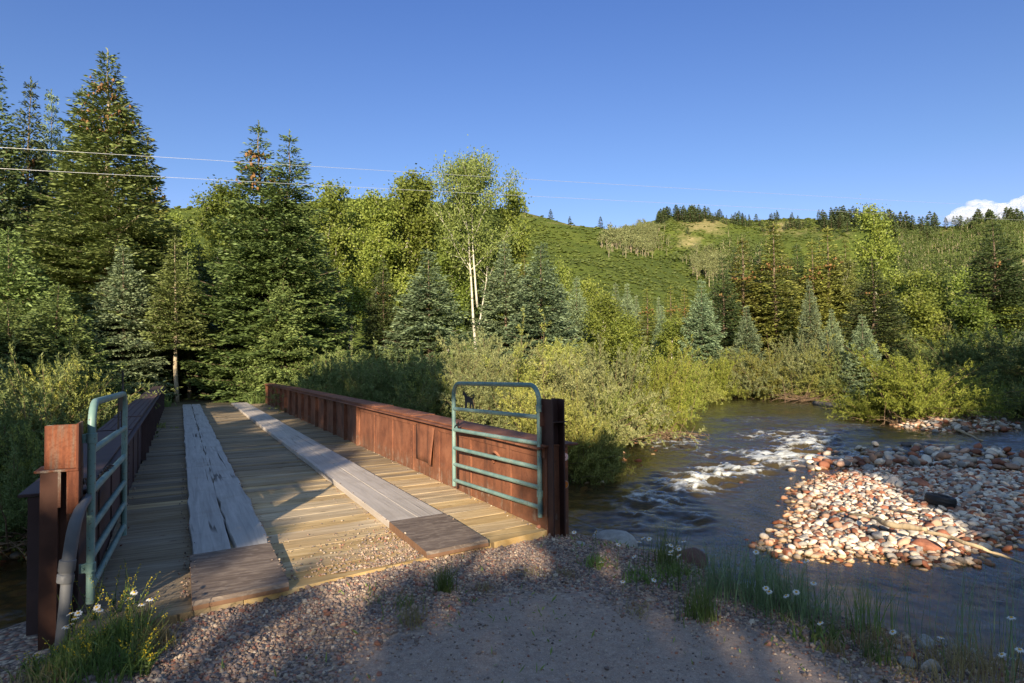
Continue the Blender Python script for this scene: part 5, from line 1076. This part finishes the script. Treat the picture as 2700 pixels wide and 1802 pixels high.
def build_bar_things():
    def log(name, pts, r, mat, label, cat, n=10):
        m = MB(); A = np.array([at(x, y, z) for x, y, z in pts]); t = np.linspace(0, 1, len(A)); q = np.linspace(0, 1, 14); P = np.stack([np.interp(q, t, A[:, k]) for k in range(3)], -1)+np.random.default_rng(len(pts)).normal(0, .012, (14, 3)); rr = np.interp(q, np.linspace(0, 1, len(r)), r)*np.random.default_rng(9).uniform(.85, 1.12, 14)
        m.tube(P, rr, n); return tag(m.obj(name, M[mat], None, True), label, cat)
    log('driftwood_log', [(1945, 1178, -1.13), (2010, 1188, -1.10), (2040, 1203, -1.08), (2085, 1208, -1.06), (2128, 1216, -1.04)], (.018, .03, .048, .055, .03), 'drift', 'pale driftwood log lying across the sunny pebble bar', 'driftwood')
    log('driftwood_branch', [(2120, 1220, -1.08), (2180, 1232, -1.07), (2240, 1252, -1.08), (2310, 1278, -1.2), (2370, 1300, -1.42)], (.03, .028, .025, .018, .012), 'drift', 'long thin branch running from the log to the water', 'driftwood')
    log('driftwood_branch', [(2036, 1166, -1.12), (2090, 1178, -1.08), (2140, 1192, -1.08)], (.02, .022, .012), 'drift_dark', 'short grey stick above the driftwood log', 'driftwood')
    log('fallen_log', [(1868, 926, -1.38), (1910, 932, -1.36), (1962, 936, -1.33)], (.16, .2, .15), 'drift_dark', 'dark log half sunk at the foot of the far willows', 'log')
    log('fallen_log', [(2110, 966, -1.30), (2190, 985, -1.36), (2255, 1012, -1.42)], (.05, .06, .03), 'drift', 'bent branch trailing from the lone willow into the water', 'log')
    p = at(2157, 1143, -1.16); m = MB(); a = np.linspace(0, 2*math.pi, 25); root = empty('tyre', 'old black tyre lying half buried in the shaded pebbles', 'tyre', (p[0], p[1], -1.20))
    prof_ = [(.20, -.09), (.27, -.10), (.315, -.085), (.33, -.05), (.322, -.03), (.333, -.02), (.333, .02), (.322, .03), (.33, .05), (.315, .085), (.27, .10), (.20, .09), (.19, .0)]
    n = len(prof_); V = [(r*math.cos(t), r*math.sin(t), z) for t in a[:-1] for r, z in prof_]; F = [(i*n+j, ((i+1) % 24)*n+j, ((i+1) % 24)*n+(j+1) % n, i*n+(j+1) % n) for i in range(24) for j in range(n)]
    m.add(V, np.array(F)); o = m.obj('tread', M['tyre'], root, True); root.rotation_euler = (.16, .06, .5); root.scale = (.8, .8, .95)
    # bare brown branches by the river bend, dry stems under the left willows
    def brush(name, x, y, z, D, n, L, lb, spread, seed, lift=.35):
        rg = np.random.default_rng(seed); p = at_depth(x, y, D); m = MB()
        for i in range(n):
            d = unit(np.array([rg.normal(0, 1), rg.normal(0, 1), abs(rg.normal(lift, .3))])); l = L*rg.uniform(.5, 1.1); s = np.linspace(0, 1, 5); o = np.array([p[0], p[1], z])+rg.normal(0, 1, 3)*np.array([spread, spread, .06])
            P = o+d*(s*l)[:, None]+np.outer(s**2, [0, 0, -.25*l])+np.cumsum(rg.normal(0, .03*L, (5, 3)), 0)*s[:, None]; m.tube(P, np.linspace(.012+.006*L/2, .004, 5), 4, False)
        tag(m.obj(name, M['twig'], None, True), lb, 'branches')
    brush('bare_branches', 1838, 905, -1.3, 45, 90, 2.6, 'tangle of bare brown branches at the undercut river bend', .8, 3)
    brush('bare_branches', 2110, 965, -1.35, 29, 110, 1.3, 'bare bleached stems at the foot of the lone willow', 1.0, 4, .5)
    brush('bare_branches', 40, 1110, -1.1, 10.6, 240, 1.2, 'mat of dry brown stems under the left willows', .9, 5, .3)
    brush('bare_branches', 130, 1060, -1., 11.6, 160, 1.1, 'dry stems just behind the left post', .8, 6, .35)
    brush('bare_branches', 1520, 965, -1.35, 24.5, 110, 1.2, 'dark roots and twigs under the tip of the left bank', .8, 7, .3)
build_bar_things()

# ------------------------------------------------------------------ grass and flowers
def blades(n, H, spread, seed, lean=.35, w=.006, seg=4, up=.9):
    rg = np.random.default_rng(seed); V = []; F = []; k = 0; az = rg.uniform(0, 6.28, n); h = H*rg.uniform(.5, 1.05, n); o = rg.normal(0, spread, (n, 2)); ln = lean*rg.random(n)**1.2*h; fa = rg.uniform(0, 6.28, n); s = np.linspace(0, 1, seg+1)
    c = np.stack([np.cos(az), np.sin(az)], -1); P = np.zeros((n, seg+1, 3)); P[:, :, :2] = o[:, None]+c[:, None]*(s**1.8)[None, :, None]*ln[:, None, None]*1.3; P[:, :, 2] = h[:, None]*(s-.18*s**2*(ln/h)[:, None])
    wv = np.stack([np.cos(fa), np.sin(fa), 0*fa], -1)[:, None]*(w*rg.uniform(.6, 1.2, n))[:, None, None]*(1.02-s**1.5)[None, :, None]
    A = np.stack([P-wv, P+wv], 2).reshape(n, -1, 3); m = 2*(seg+1); q = np.array([(2*i, 2*i+1, 2*i+3, 2*i+2) for i in range(seg)])
    return A.reshape(-1, 3), (q[None]+(np.arange(n)*m)[:, None, None]).reshape(-1, 4)
def tuft(x, y, H, n, spread, mat, label, seed, name='grass_tuft', cat='grass', lean=.4, w=.003, z=-.1):
    p = at(x, y, z)
    for _ in range(4): p = at(x, y, gz(p[0], p[1]))
    V, F = blades(n, H, spread, seed, lean, w); return tag(link(name, mesh_np(name, V, F, M[mat]), None, (p[0], p[1], gz(p[0], p[1])-.005)), label, cat)
T = lambda u, v, *a, **k: tuft(*S(u, v), *a, **k)
T(1172, 1562, .24, 130, .035, 'grass', 'yellow-green grass tuft alone in the gravel before the deck', 1, lean=.8)
T(1085, 1645, .20, 70, .05, 'grass_dry', 'thin dry grass tuft at the left of the track', 2, lean=.9)
T(1845, 1632, .27, 170, .055, 'grass', 'short bright green tuft at the edge of the track', 3, lean=.45)
T(1905, 1566, .42, 190, .10, 'grass_blue', 'large blue-green grass clump right of the maroon boulder', 4, lean=.5)
T(2010, 1590, .50, 190, .12, 'grass_blue', 'tall blue-green grass clump second right of the maroon boulder', 5, lean=.4)
T(2120, 1625, .38, 130, .10, 'grass_blue', 'blue-green grass clump above the leafy weeds', 6, lean=.5)
T(1760, 1492, .40, 110, .07, 'grass', 'loose grass left of the maroon boulder among daisies', 7, lean=.55)
T(2060, 1610, .34, 160, .10, 'grass_blue', 'grass between the two right clumps', 8, lean=.5)
T(2290, 1672, .42, 60, .06, 'grass', 'sparse upright blades in front of the golden water', 9, lean=.35)
T(2225, 1668, .55, 26, .10, 'grass_blue', 'few thin stalks right of the leafy weeds', 10, lean=.25, w=.002)
T(2180, 1690, .10, 90, .09, 'grass', 'leafy weeds at the bank edge under the drooping daisy', 11, lean=1.1, w=.010)
T(2420, 1705, .60, 22, .16, 'grass_blue', 'thin stalks above the light boulder', 12, lean=.25, w=.0019)
T(2530, 1712, .70, 26, .16, 'grass_blue', 'tall thin stalks at the lower right', 13, lean=.22, w=.0019)
T(2610, 1740, .80, 24, .16, 'grass_blue', 'tallest thin stalks near the right edge', 14, lean=.22, w=.0019)
T(2680, 1765, .75, 20, .14, 'grass_blue', 'thin stalks in the lower right corner', 15, lean=.22, w=.0019)
T(2330, 1700, .12, 80, .07, 'grass_dry', 'small yellowish tuft left of the light boulder', 16, lean=.7)
T(2270, 1690, .12, 90, .10, 'grass_dry', 'dry tuft under the sparse upright blades', 17, lean=.8)
T(2195, 1720, .13, 40, .03, 'grass_dry', 'single small dry tuft on the gravel shoulder', 18, lean=.4)
T(2310, 1745, .16, 70, .05, 'grass', 'small green tuft left of the flat slab', 19, lean=.5)
T(2500, 1770, .24, 110, .12, 'grass_dry', 'dry grass in front of the cracked grey rock', 20, lean=.7)
T(2620, 1792, .26, 130, .16, 'grass_dry', 'dry grass at the bottom right corner', 21, lean=.7)
T(2400, 1795, .18, 110, .2, 'grass_dry', 'flattened straw at the bottom right', 22, lean=1.6)
T(1575, 1490, .09, 90, .06, 'grass', 'low green weed patch right of the gate post', 23, lean=1.2, w=.008)
T(1690, 1530, .10, 110, .09, 'grass', 'low green weed patch left of the two pale stones', 24, lean=1.2, w=.008)
T(1770, 1515, .10, 110, .08, 'grass', 'low green weed patch in front of the daisies', 25, lean=1.2, w=.008)
T(1490, 1518, .08, 60, .05, 'grass_dry', 'straw wisp on the shaded gravel', 26, lean=1.6)
T(1680, 1610, .07, 60, .06, 'grass_dry', 'straw wisp on the track shoulder', 27, lean=1.8)
T(1065, 1600, .12, 50, .06, 'grass', 'faint green sprigs left of the track', 28, lean=.9)
T(980, 1578, .05, 50, .06, 'grass', 'tiny green sprigs in the gravel by the ramp board', 29, lean=1.)
T(1270, 1555, .07, 90, .05, 'grass_dry', 'brown withered tuft right of the yellow-green tuft', 30, lean=1.6)
T(1395, 1512, .06, 70, .06, 'grass_dry', 'withered straw at the end of the sunny gravel patch', 31, lean=1.5)
DAISY = {}
def daisy_parts():
    rg = np.random.default_rng(4); P = []; n = 17
    for i in range(n):
        a = i*2*math.pi/n+rg.normal(0, .06); L = .0195*rg.uniform(.88, 1.08); c, s = math.cos(a), math.sin(a); w = .0035; dr = rg.normal(-.002, .002)
        P.append([(.005*c+w*.5*s, .005*s-w*.5*c, .002), (L*.6*c+w*s, L*.6*s-w*c, .001), (L*c, L*s, dr), (L*.6*c-w*s, L*.6*s+w*c, .001)])
    g = G('daisy_petals'); white = g.leaf((.78, .78, .76), .25)
    g = G('daisy_yellow'); yel = g.done(g.pbr(g.ramp(g.noise(g.co(), 300.), [(.3, (.50, .26, .01)), (.7, (.72, .45, .03))]), .8))
    v, f = ICO[2]; DAISY['petals'] = quads_mesh('daisy_petals', np.array(P), white); DAISY['centre'] = mesh_np('daisy_centre', v*np.array([.0068, .0068, .004])+[0, 0, .002], f, yel, True); M['yellow'] = yel
daisy_parts()
M['stem'] = foliage_mat('flower_stems', (.05, .09, .02), (.14, .20, .06), .2)
def daisy(u, v, label, hh=None, face=None):
    x, y = S(u, v); h = hh or random.uniform(.22, .36); z = .1
    for _ in range(6): p = at(x, y, z); z = gz(p[0], p[1])+h
    p = at(x, y, z); g0 = gz(p[0], p[1]); root = empty('daisy', label, 'daisy', (p[0], p[1], g0)); m = MB(); lx, ly = random.uniform(-.05, .05), random.uniform(-.05, .05); H = p[2]-g0
    m.tube([(lx, ly, 0), (lx*.6, ly*.6, H*.4), (lx*.15, ly*.15, H*.8), (0, 0, H)], [.0022, .002, .0017, .0015], 5)
    for q in range(3):
        t = .15+.2*q; c = np.array([lx*(1-t), ly*(1-t), H*t]); a = random.uniform(0, 6.28); d = np.array([math.cos(a), math.sin(a), .5])*.05; s_ = np.array([-math.sin(a), math.cos(a), 0])*.006; m.add([c, c+d*.5+s_, c+d, c+d*.5-s_], np.array([(0, 1, 2, 3)]))
    m.obj('stem', M['stem'], root); tl = face or (random.uniform(-.5, .5), random.uniform(-.5, .3))
    for k in ('petals', 'centre'):
        o = link(k, DAISY[k], root, (0, 0, H)); o.rotation_euler = (tl[0], tl[1], 0); o.scale = (1.15,)*3
r4 = lambda a, b: (1450+a*.2564, 1400+b*.2564)
r5 = lambda a, b: (2050+a*.2766, 1400+b*.2766)
r6 = lambda a, b: (a*.2553, 1500+b*.2553)
for q, h, lb in [(r4(250, 15), .24, 'daisy leaning beside the foot of the right girder'), (r4(478, 8), .34, 'tall daisy above the white rock'), (r4(470, 35), .30, 'small daisy just under the tall one above the white rock'), (r4(705, 143), .22, 'ragged daisy over the grey slab'), (r4(865, 265), .16, 'low faded daisy in front of the grey slab'), (r4(917, 115), .34, 'large daisy facing the camera right of the grey slab'), (r4(958, 75), .36, 'daisy above the large camera-facing one'), (r4(1020, 82), .36, 'daisy right of the pair over the river'),
             (r4(1215, 143), .32, 'leftmost daisy of the cluster by the maroon boulder'), (r4(1245, 150), .32, 'daisy touching the leftmost of the cluster'), (r4(1315, 157), .31, 'upper middle daisy of the maroon boulder cluster'), (r4(1285, 180), .30, 'half hidden daisy inside the maroon boulder cluster'), (r4(1328, 187), .30, 'broad daisy right in the maroon boulder cluster'), (r4(1245, 210), .28, 'edge-on daisy low in the maroon boulder cluster'), (r4(1238, 245), .26, 'drooping daisy below the maroon boulder cluster'), (r4(1325, 255), .26, 'daisy with open centre lowest before the maroon boulder'), (r4(1375, 110), .36, 'daisy standing highest over the maroon boulder'),
             (r4(530, 322), .07, 'daisy lying low in the weed patch'), (r4(750, 523), .08, 'short daisy in the middle of the gravel'), (r4(1070, 508), .10, 'small daisy near the two pale stones'), (r4(2120, 220), .44, 'bluish daisy over the grass clumps, lower left one'), (r4(2120, 155), .46, 'bluish daisy over the grass clumps, upper left one'), (r4(2235, 175), .45, 'bluish daisy over the grass clumps, middle one'), (r4(2280, 170), .45, 'bluish daisy over the grass clumps, right one'), (r4(2222, 592), .26, 'folded daisy right of the tall clumps'), (r4(2255, 628), .24, 'bright daisy with yellow centre right of the tall clumps'),
             (r5(10, 275), .42, 'daisy by the water tip right of the clumps'), (r5(275, 290), .44, 'pale daisy against the golden water'), (r5(345, 500), .30, 'daisy at the right end of the grass clumps'), (r5(180, 585), .26, 'daisy seen edge-on above the weeds'), (r5(85, 620), .22, 'tattered daisy among dry stalks'), (r5(410, 880), .14, 'half moon shaped daisy on the leafy weeds'), (r5(1100, 965), .16, 'lone daisy before the golden water'), (r5(1560, 1020), .2, 'daisy behind the light boulder'), (r5(2230, 830), .45, 'high daisy near the right edge'), (r5(2310, 1135), .25, 'large daisy at the right edge'), (r5(2140, 1180), .16, 'small daisy low at the right edge'),
             (r6(728, 465), .34, 'daisy in front of the conduit, upper left'), (r6(808, 460), .34, 'daisy in front of the conduit, upper right'), (r6(780, 512), .32, 'daisy in front of the conduit, below the upper pair'), (r6(728, 575), .28, 'daisy of the lower pair by the conduit, right'), (r6(685, 603), .27, 'daisy of the lower pair by the conduit, left'), (r6(1000, 400), .33, 'upper one of two overlapping daisies before the gate foot'), (r6(1030, 430), .31, 'lower one of two overlapping daisies before the gate foot'), (r6(1385, 248), .34, 'highest daisy over the shaded deck corner'), (r6(1330, 310), .32, 'daisy behind yellow spikes at the deck corner'), (r6(1548, 318), .3, 'rightmost daisy at the deck corner'), (r6(1465, 370), .28, 'small closed daisy at the deck corner')]:
    daisy(*q, lb, h)
def yellow_flower(u, v, H, seed, label, n=5, lean=(.0, .0)):
    rg = np.random.default_rng(seed); x, y = S(u, v); p = at(x, y, -.1)
    for _ in range(3): p = at(x, y, gz(p[0], p[1]))
    root = empty('yellow_wildflower', label, 'flower', (p[0], p[1], gz(p[0], p[1]))); m = MB(); fl = []; lf = []
    for i in range(n):
        a = rg.uniform(0, 6.28); l = H*rg.uniform(.55, 1.05); d = np.array([math.cos(a)*.35+lean[0], math.sin(a)*.35+lean[1], 1.]); s = np.linspace(0, 1, 6); P = d*(s*l)[:, None]+np.outer(s**2, rg.normal(0, .05, 3)*[1, 1, 0]); P[:, :2] += rg.normal(0, .012, 2)
        m.tube(P, np.linspace(.0028, .001, 6), 4)
        q = rg.uniform(.55, 1., 22 if rg.random() < .6 else 6); c = np.stack([np.interp(q, s, P[:, k]) for k in range(3)], -1)+rg.normal(0, .006, (len(q), 3)); fl.append(c)
        q = rg.uniform(.05, .6, 14); lf.append(np.stack([np.interp(q, s, P[:, k]) for k in range(3)], -1))
    lf = np.concatenate(lf); D = unit(rg.normal(0, 1, (len(lf), 3))+[0, 0, .4]); Q = diamonds(lf, D, rg.uniform(.02, .045, len(lf)), .009, rg)
    m.add(Q.reshape(-1, 3), np.arange(len(Q)*4).reshape(-1, 4)); m.obj('stem', M['stem'], root)
    c = np.concatenate(fl); D = unit(rg.normal(0, 1, (len(c), 3))); link('blossom', quads_mesh('yellow_blossom', diamonds(c, D, rg.uniform(.006, .012, len(c)), .008, rg), M['petal_y']), root)
g = G('yellow_blossom'); M['petal_y'] = g.leaf(g.ramp(g.island(), [(0, (.40, .30, .015)), (1, (.72, .56, .04))]), .3)
for i, (q, H, lb) in enumerate([(r6(760, 840), .34, 'yellow wildflower below the conduit daisies'), (r6(960, 640), .42, 'yellow wildflower rising highest before the gate foot'), (r6(1200, 560), .36, 'yellow wildflower at the deck edge, left'), (r6(1330, 560), .40, 'yellow wildflower under the highest daisy'), (r6(1250, 860), .34, 'bright yellow wildflower with leaning spikes'), (r6(1400, 1060), .42, 'yellow wildflower leaning over the gravel'), (r6(1330, 1120), .22, 'yellow wildflower at the lower photo edge'), (r6(1500, 1120), .20, 'yellow wildflower nearest the gravel'), (r6(870, 920), .18, 'short yellow wildflower by the buried rock'), (r6(590, 960), .16, 'small yellow wildflower left of the buried rock'), (r6(330, 1120), .12, 'yellow wildflower at the lower left corner'), (r6(940, 1030), .18, 'low yellow wildflower in the weeds')]):
    yellow_flower(*q, H, 200+i, lb, 6, (-.1, .1) if i % 3 else (.25, .1))
for i, (q, H, n, sp, mt, lb) in enumerate([(r6(900, 900), .16, 260, .12, 'grass', 'green weeds around the buried reddish rock'), (r6(1250, 760), .20, 260, .12, 'grass', 'green weeds along the deck corner'), (r6(1150, 1060), .16, 300, .16, 'grass', 'weeds at the bottom of the photo, left'), (r6(650, 1080), .14, 220, .14, 'grass', 'weeds under the left post'), (r6(1600, 800), .14, 160, .10, 'grass_dry', 'dry grass where weeds meet gravel'), (r6(500, 1150), .12, 160, .14, 'grass_dry', 'straw in the lower left corner'), (r6(1450, 620), .16, 140, .08, 'grass_dry', 'dry grass at the deck edge')]):
    tuft(*S(*q), H, n, sp*.62, mt, lb, 300+i, lean=.9, w=.005)
def far_grass():
    V = []; F = []; n0 = 0; rg = np.random.default_rng(8)
    for i in range(420):
        x = rg.uniform(-3.5, 7.5); y = 22.4+12*rg.random()**1.3
        if abs(x-1.6-(y-22)*.02) < 1.5 and y < 40: continue
        v, f = blades(34, rg.uniform(.25, .6), .18, 500+i, .5, .016, 3); v = v+[x, y, gz(x, y)]; V.append(v); F.append(f+n0); n0 += len(v)
    tag(link('tall_grass', mesh_np('tall_grass', np.concatenate(V), np.concatenate(F), M['grass'])), 'bright green grass beside the road beyond the bridge', 'grass', None, 'stuff')
    V = []; F = []; n0 = 0
    for i in range(1500):
        D = rg.uniform(20, 80); x = rg.uniform(900, 2400); p = at_depth(x, 850, D); d = -poly_sd(np.array([p[0]]), np.array([p[1]]), RIVER)[0]
        if d < .3: continue
        v, f = blades(16, rg.uniform(.4, 1.0)*(1+D/80), .5, 2500+i, .5, .03+.0006*D, 2); v = v+[p[0], p[1], gz(p[0], p[1])]; V.append(v); F.append(f+n0); n0 += len(v)
    tag(link('meadow_grass', mesh_np('meadow_grass', np.concatenate(V), np.concatenate(F), M['grass'])), 'rough grass between the bushes of the far bank', 'grass', None, 'stuff')
far_grass()
def bank_grass():
    rg = np.random.default_rng(15); V = []; F = []; n0 = 0
    for i in range(700):
        x, y = (rg.uniform(3.9, 11), rg.uniform(7.5, 22)) if rg.random() < .6 else (rg.uniform(-8, -.4), rg.uniform(10.5, 22))
        d = -poly_sd(np.array([x]), np.array([y]), RIVER)[0]
        if d < .25: continue
        v, f = blades(26, rg.uniform(.25, .6), .22, 7000+i, .6, .009, 3); V.append(v+[x, y, gz(x, y)]); F.append(f+n0); n0 += len(v)
    tag(link('bank_grass', mesh_np('bank_grass', np.concatenate(V), np.concatenate(F), M['grass'])), 'grass under the willows on both sides of the bridge', 'grass', None, 'stuff')
bank_grass()
def straw():
    rg = np.random.default_rng(12); n = 9000; X = rg.uniform(2.6, 6.6, n); Y = rg.uniform(-4., .6, n); d = -poly_sd(X, Y, RIVER); tr = poly_sd(X, Y, ROAD)
    k = fbm(X*2.6, Y*2.6, 3, 50); ok = (d > .15) & (tr < -.05) & (rg.random(n) < sstep(.45, .7, k)*np.exp(-((d-.9)/.75)**2)); X, Y = X[ok], Y[ok]; m = len(X)
    P = np.stack([X, Y, ground_h(X, Y)+.012], -1); D = rg.normal(0, 1, (m, 3)); D[:, 2] = np.abs(D[:, 2])*.22; D = unit(D)
    tag(link('straw', quads_mesh('straw', diamonds(P, D, rg.uniform(.05, .16, m), .0045, rg), M['grass_dry'])), 'dry straw littering the near bank', 'straw', None, 'stuff')
straw()
def weeds():
    rg = np.random.default_rng(13); n = 60000; X = rg.uniform(-1.4, 6.4, n); Y = rg.uniform(-4., .9, n); d = -poly_sd(X, Y, RIVER); k = fbm(X*2.2, Y*2.2, 3, 60); vx, vy, _ = view(np.stack([X, Y, np.full(n, -.1)], -1))
    de = Y-.2*np.minimum(X-XR, 0); edge = np.where(X > 3.9, np.exp(-((d-.75)/.6)**2), 0)+np.where((X < .6) & (de < 0), .9*sstep(520, 250, vx), 0)+.05*(de < 0)
    ok = (d > .12) & (rg.random(n) < sstep(.50, .72, k)*edge); X, Y = X[ok], Y[ok]; m = len(X); P = np.stack([X, Y, ground_h(X, Y)], -1); D = rg.normal(0, .8, (m, 3)); D[:, 2] = np.abs(D[:, 2])+.5; D = unit(D)
    tag(link('ground_weeds', quads_mesh('ground_weeds', diamonds(P, D, rg.uniform(.02, .075, m), rg.uniform(.006, .016, m), rg), M['grass'])), 'low mixed weeds creeping over the gravel edges', 'weeds', None, 'stuff')
weeds()

# ------------------------------------------------------------------ hillside cover, ridge trees, cloud
def hit_hill(x, y):
    d = ray(x, y); L = np.geomspace(130, 1400, 900); P = CAMP+np.outer(L, d); h = hill_h(P[:, 0], P[:, 1]); k = np.argmax(P[:, 2] < h)
    return P[k] if P[k, 2] < h[k] else None
def clumps(P, R, H, seed, leafy=True):                      # low rounded leafy clumps, one mesh
    rg = np.random.default_rng(seed); v, f = ICO[1]; n = len(P); V = v[None]*(1+rg.normal(0, .22, (n, len(v), 1)))*np.stack([R, R, H], -1)[:, None]; V = V+P[:, None]
    return V.reshape(-1, 3), (f[None]+(np.arange(n)*len(v))[:, None, None]).reshape(-1, 3)
def build_hill_cover():
    rg = np.random.default_rng(61); n = 70000; az = YAW+rg.uniform(-.8, .75, n); r = np.sqrt(rg.uniform(150**2, 830**2, n)); X = CAMP[0]+r*np.sin(az); Y = CAMP[1]+r*np.cos(az); Zc = hill_h(X, Y)
    vx, vy, _ = view(np.stack([X, Y, Zc], -1)); k = fbm(X*.018, Y*.018, 4, 30); thin = np.zeros(n)
    for (a, b, ra, rb, w) in ((1620, 515, 70, 26, 1.), (1580, 550, 45, 30, .95), (1800, 522, 70, 24, .9), (1890, 530, 70, 22, .6), (1330, 512, 110, 10, .9), (1240, 494, 80, 10, .8), (1460, 525, 60, 10, .7)): thin = np.maximum(thin, w*np.exp(-((vx-a)/ra)**2-((vy-b)/rb)**2))
    ok = (rg.random(n) < (.25+.75*sstep(.36, .56, k))*(1-thin)) & (vx > -100) & (vx < 2450)
    P = np.stack([X, Y, Zc+.3], -1)[ok]; m = len(P); R = rg.uniform(.8, 2.0, m)*np.clip(r[ok]/420, .5, 1.4); V, F = clumps(P, R*.8, R*rg.uniform(.25, .45, m), 5)
    tag(link('hill_scrub', mesh_np('hill_scrub', V, F, M['scrub'])), 'green oak scrub covering the hillside', 'scrub', None, 'stuff')
    # aspen groves on the slope: pale trunks under small crowns
    def grove(name, boxes, n, lb, mat, seed, hgt=(7, 12)):
        rg = np.random.default_rng(seed); T = MB(); C = []; tot = 0
        for (x0, y0, x1, y1, w) in boxes:
            for i in range(int(n*w)):
                p = hit_hill((x0+x1)/2+(x1-x0)*.27*rg.normal(), (y0+y1)/2+(y1-y0)*.24*rg.normal()) if x1-x0 < 150 else hit_hill(rg.uniform(x0, x1), rg.uniform(y0, y1))
                if p is None: continue
                h = rg.uniform(*hgt); T.tube([p-[0, 0, .5], p+[rg.normal(0, .2), 0, h*.55], p+[rg.normal(0, .4), 0, h*.85]], [.13, .11, .06], 4, False)
                for q in range(5): C.append(p+np.array([rg.normal(0, .9), rg.normal(0, .9), h*rg.uniform(.62, 1.02)]))
        C = np.array(C); m = len(C); per = 16; L = np.repeat(C, per, 0)+rg.normal(0, .75, (m*per, 3)); D = unit(rg.normal(0, 1, (m*per, 3))); Q = diamonds(L, D, rg.uniform(.6, 1.1, m*per), rg.uniform(.5, .8, m*per), rg)
        o = tag(link(name, quads_mesh(name, Q, M[mat])), lb, 'aspen grove', None, 'stuff')
        t = T.obj('trunk', M['bark_pale'], o); t['kind'] = 'stuff'
    grove('aspen_grove', [(2060, 545, 2349, 700, 1.), (1640, 560, 1760, 640, .12), (2240, 520, 2349, 560, .2)], 800, 'aspen forest with white trunks on the right hillside', 'grove', 62)
    grove('aspen_grove', [(1395, 550, 1520, 588, .55), (1450, 520, 1515, 560, .45)], 420, 'pale grey aspen grove in the fold between the two hills', 'grove_pale', 63, (6, 9))
    grove('aspen_grove', [(1590, 590, 1670, 650, 1.)], 260, 'light aspen grove low on the slope left of the tall middle group', 'grove_pale', 64, (6, 10))
    # conifers along the ridge line, each a tree of its own
    base = spruce_parts('ridge_conifer', 10., 2.7, 70, M['conifer_far'], M['bark'], 60, .9, .42, .06, stepl=.5); me2 = spruce_parts('ridge_conifer', 10., 3.4, 71, M['conifer_far'], M['bark'], 60, .9, .45, .06, stepl=.5)
    def ridge_tree(x, y, h, lb, grp):
        p = hit_hill(x, y)
        if p is None: return
        o = empty('ridge_conifer', lb, 'tree', (p[0], p[1], p[2]-.4), grp); b = random.choice((base, me2)); s = h/10.; o.scale = (s*random.uniform(.9, 1.3),)*2+(s,); o.rotation_euler = (0, 0, random.uniform(0, 6.28))
        for k, m in b.items(): link(k, m, o)
    def skyline(x): return float(np.interp(x, [q[0] for q in RIDGE2], [q[1] for q in RIDGE2])) if x > 1415 else float(np.interp(x, [q[0] for q in RIDGE1], [q[1] for q in RIDGE1]))
    rg = np.random.default_rng(66)
    for x0, x1, n, dy, hh, lb, grp in [(1500, 1610, 46, 14, (12, 17), 'dark conifer in the dense row on the left shoulder of the rocky hill', 'conifers on the left shoulder of the rocky hill'), (1610, 1705, 22, 14, (9, 15), 'dark conifer on the summit of the rocky hill', 'conifers on the summit of the rocky hill'), (1705, 1860, 26, 28, (7, 12), 'small conifer scattered on the saddle right of the rocky hill', 'conifers on the saddle'),
                                       (1872, 2030, 62, 26, (12, 18), 'dark conifer in the long row left and right of the light aspen', 'conifers of the long ridge row'), (2030, 2150, 34, 40, (12, 18), 'dark conifer right of the light aspen, sloping down to the notch', 'conifers sloping down to the notch'), (2170, 2235, 8, 6, (8, 13), 'small conifer in the notch under the cloud', 'conifers in the notch'), (2235, 2360, 40, 14, (12, 18), 'dark conifer on the ridge at the right edge of the photo', 'conifers on the right edge ridge')]:
        for i in range(n):
            x = rg.uniform(x0, x1); ridge_tree(x, skyline(x)+2.5+dy*rg.random()**1.6, rg.uniform(*hh), lb, grp)
    for x, dy, h, lb in ((1205, 3, 7, 'lone dark conifer on the near hill crest, leftmost'), (1263, 3, 7, 'lone dark conifer on the near hill crest, second'), (1307, 3, 6, 'lone dark conifer on the near hill crest, third'), (1378, 3, 8, 'lone dark conifer just left of the dip in the skyline'), (1448, 10, 6, 'lone conifer under the skyline right of the dip'), (1578, 44, 9, 'single conifer on the tan face of the rocky hill')):
        ridge_tree(x, skyline(x)+dy, h, lb, None)
M['grove'] = foliage_mat('hill_aspen_leaves', (.050, .080, .018), (.150, .185, .050), .3, None, 0., .05)
M['grove_pale'] = foliage_mat('pale_hill_aspen_leaves', (.12, .14, .05), (.25, .26, .11), .3, None, 0., .05)
build_hill_cover()
def build_cloud():
    rg = np.random.default_rng(90); D = 3600.; k = D/(FPX/K); m = MB(); v, f = ICO[3]; c0 = at_depth(2330, 490, D)
    for i in range(230):
        x = rg.uniform(2185, 2560); env = 60*sstep(2175, 2260, x)*(.75+.25*math.sin(x*.035)); y = 505-env*rg.random()**.8*1.0; r = rg.uniform(7, 17)*(1.05-.35*(505-y)/60)
        p = at_depth(x, y, D+rg.uniform(-60, 60))-c0; n = fbm(v[:, 0]*1.7+i, v[:, 1]*1.7+v[:, 2]*1.3, 4, i % 9)-.5
        m.add(v*(r*k*(1+n*.7))[:, None]*np.array([1.25, 1.25, .8])+p, f)
    g = G('cloud_white'); t = g.n('ShaderNodeVolumePrincipled'); t.inputs['Color'].default_value = (1, 1, 1, 1); t.inputs['Density'].default_value = .010; t.inputs['Anisotropy'].default_value = .0
    g.t.links.new(t.outputs[0], g.o.inputs['Volume']); M['cloud'] = g.m
    tag(m.obj('cloud', M['cloud'], None, True, c0), 'single white cumulus cloud above the ridge at the right edge', 'cloud')
build_cloud()
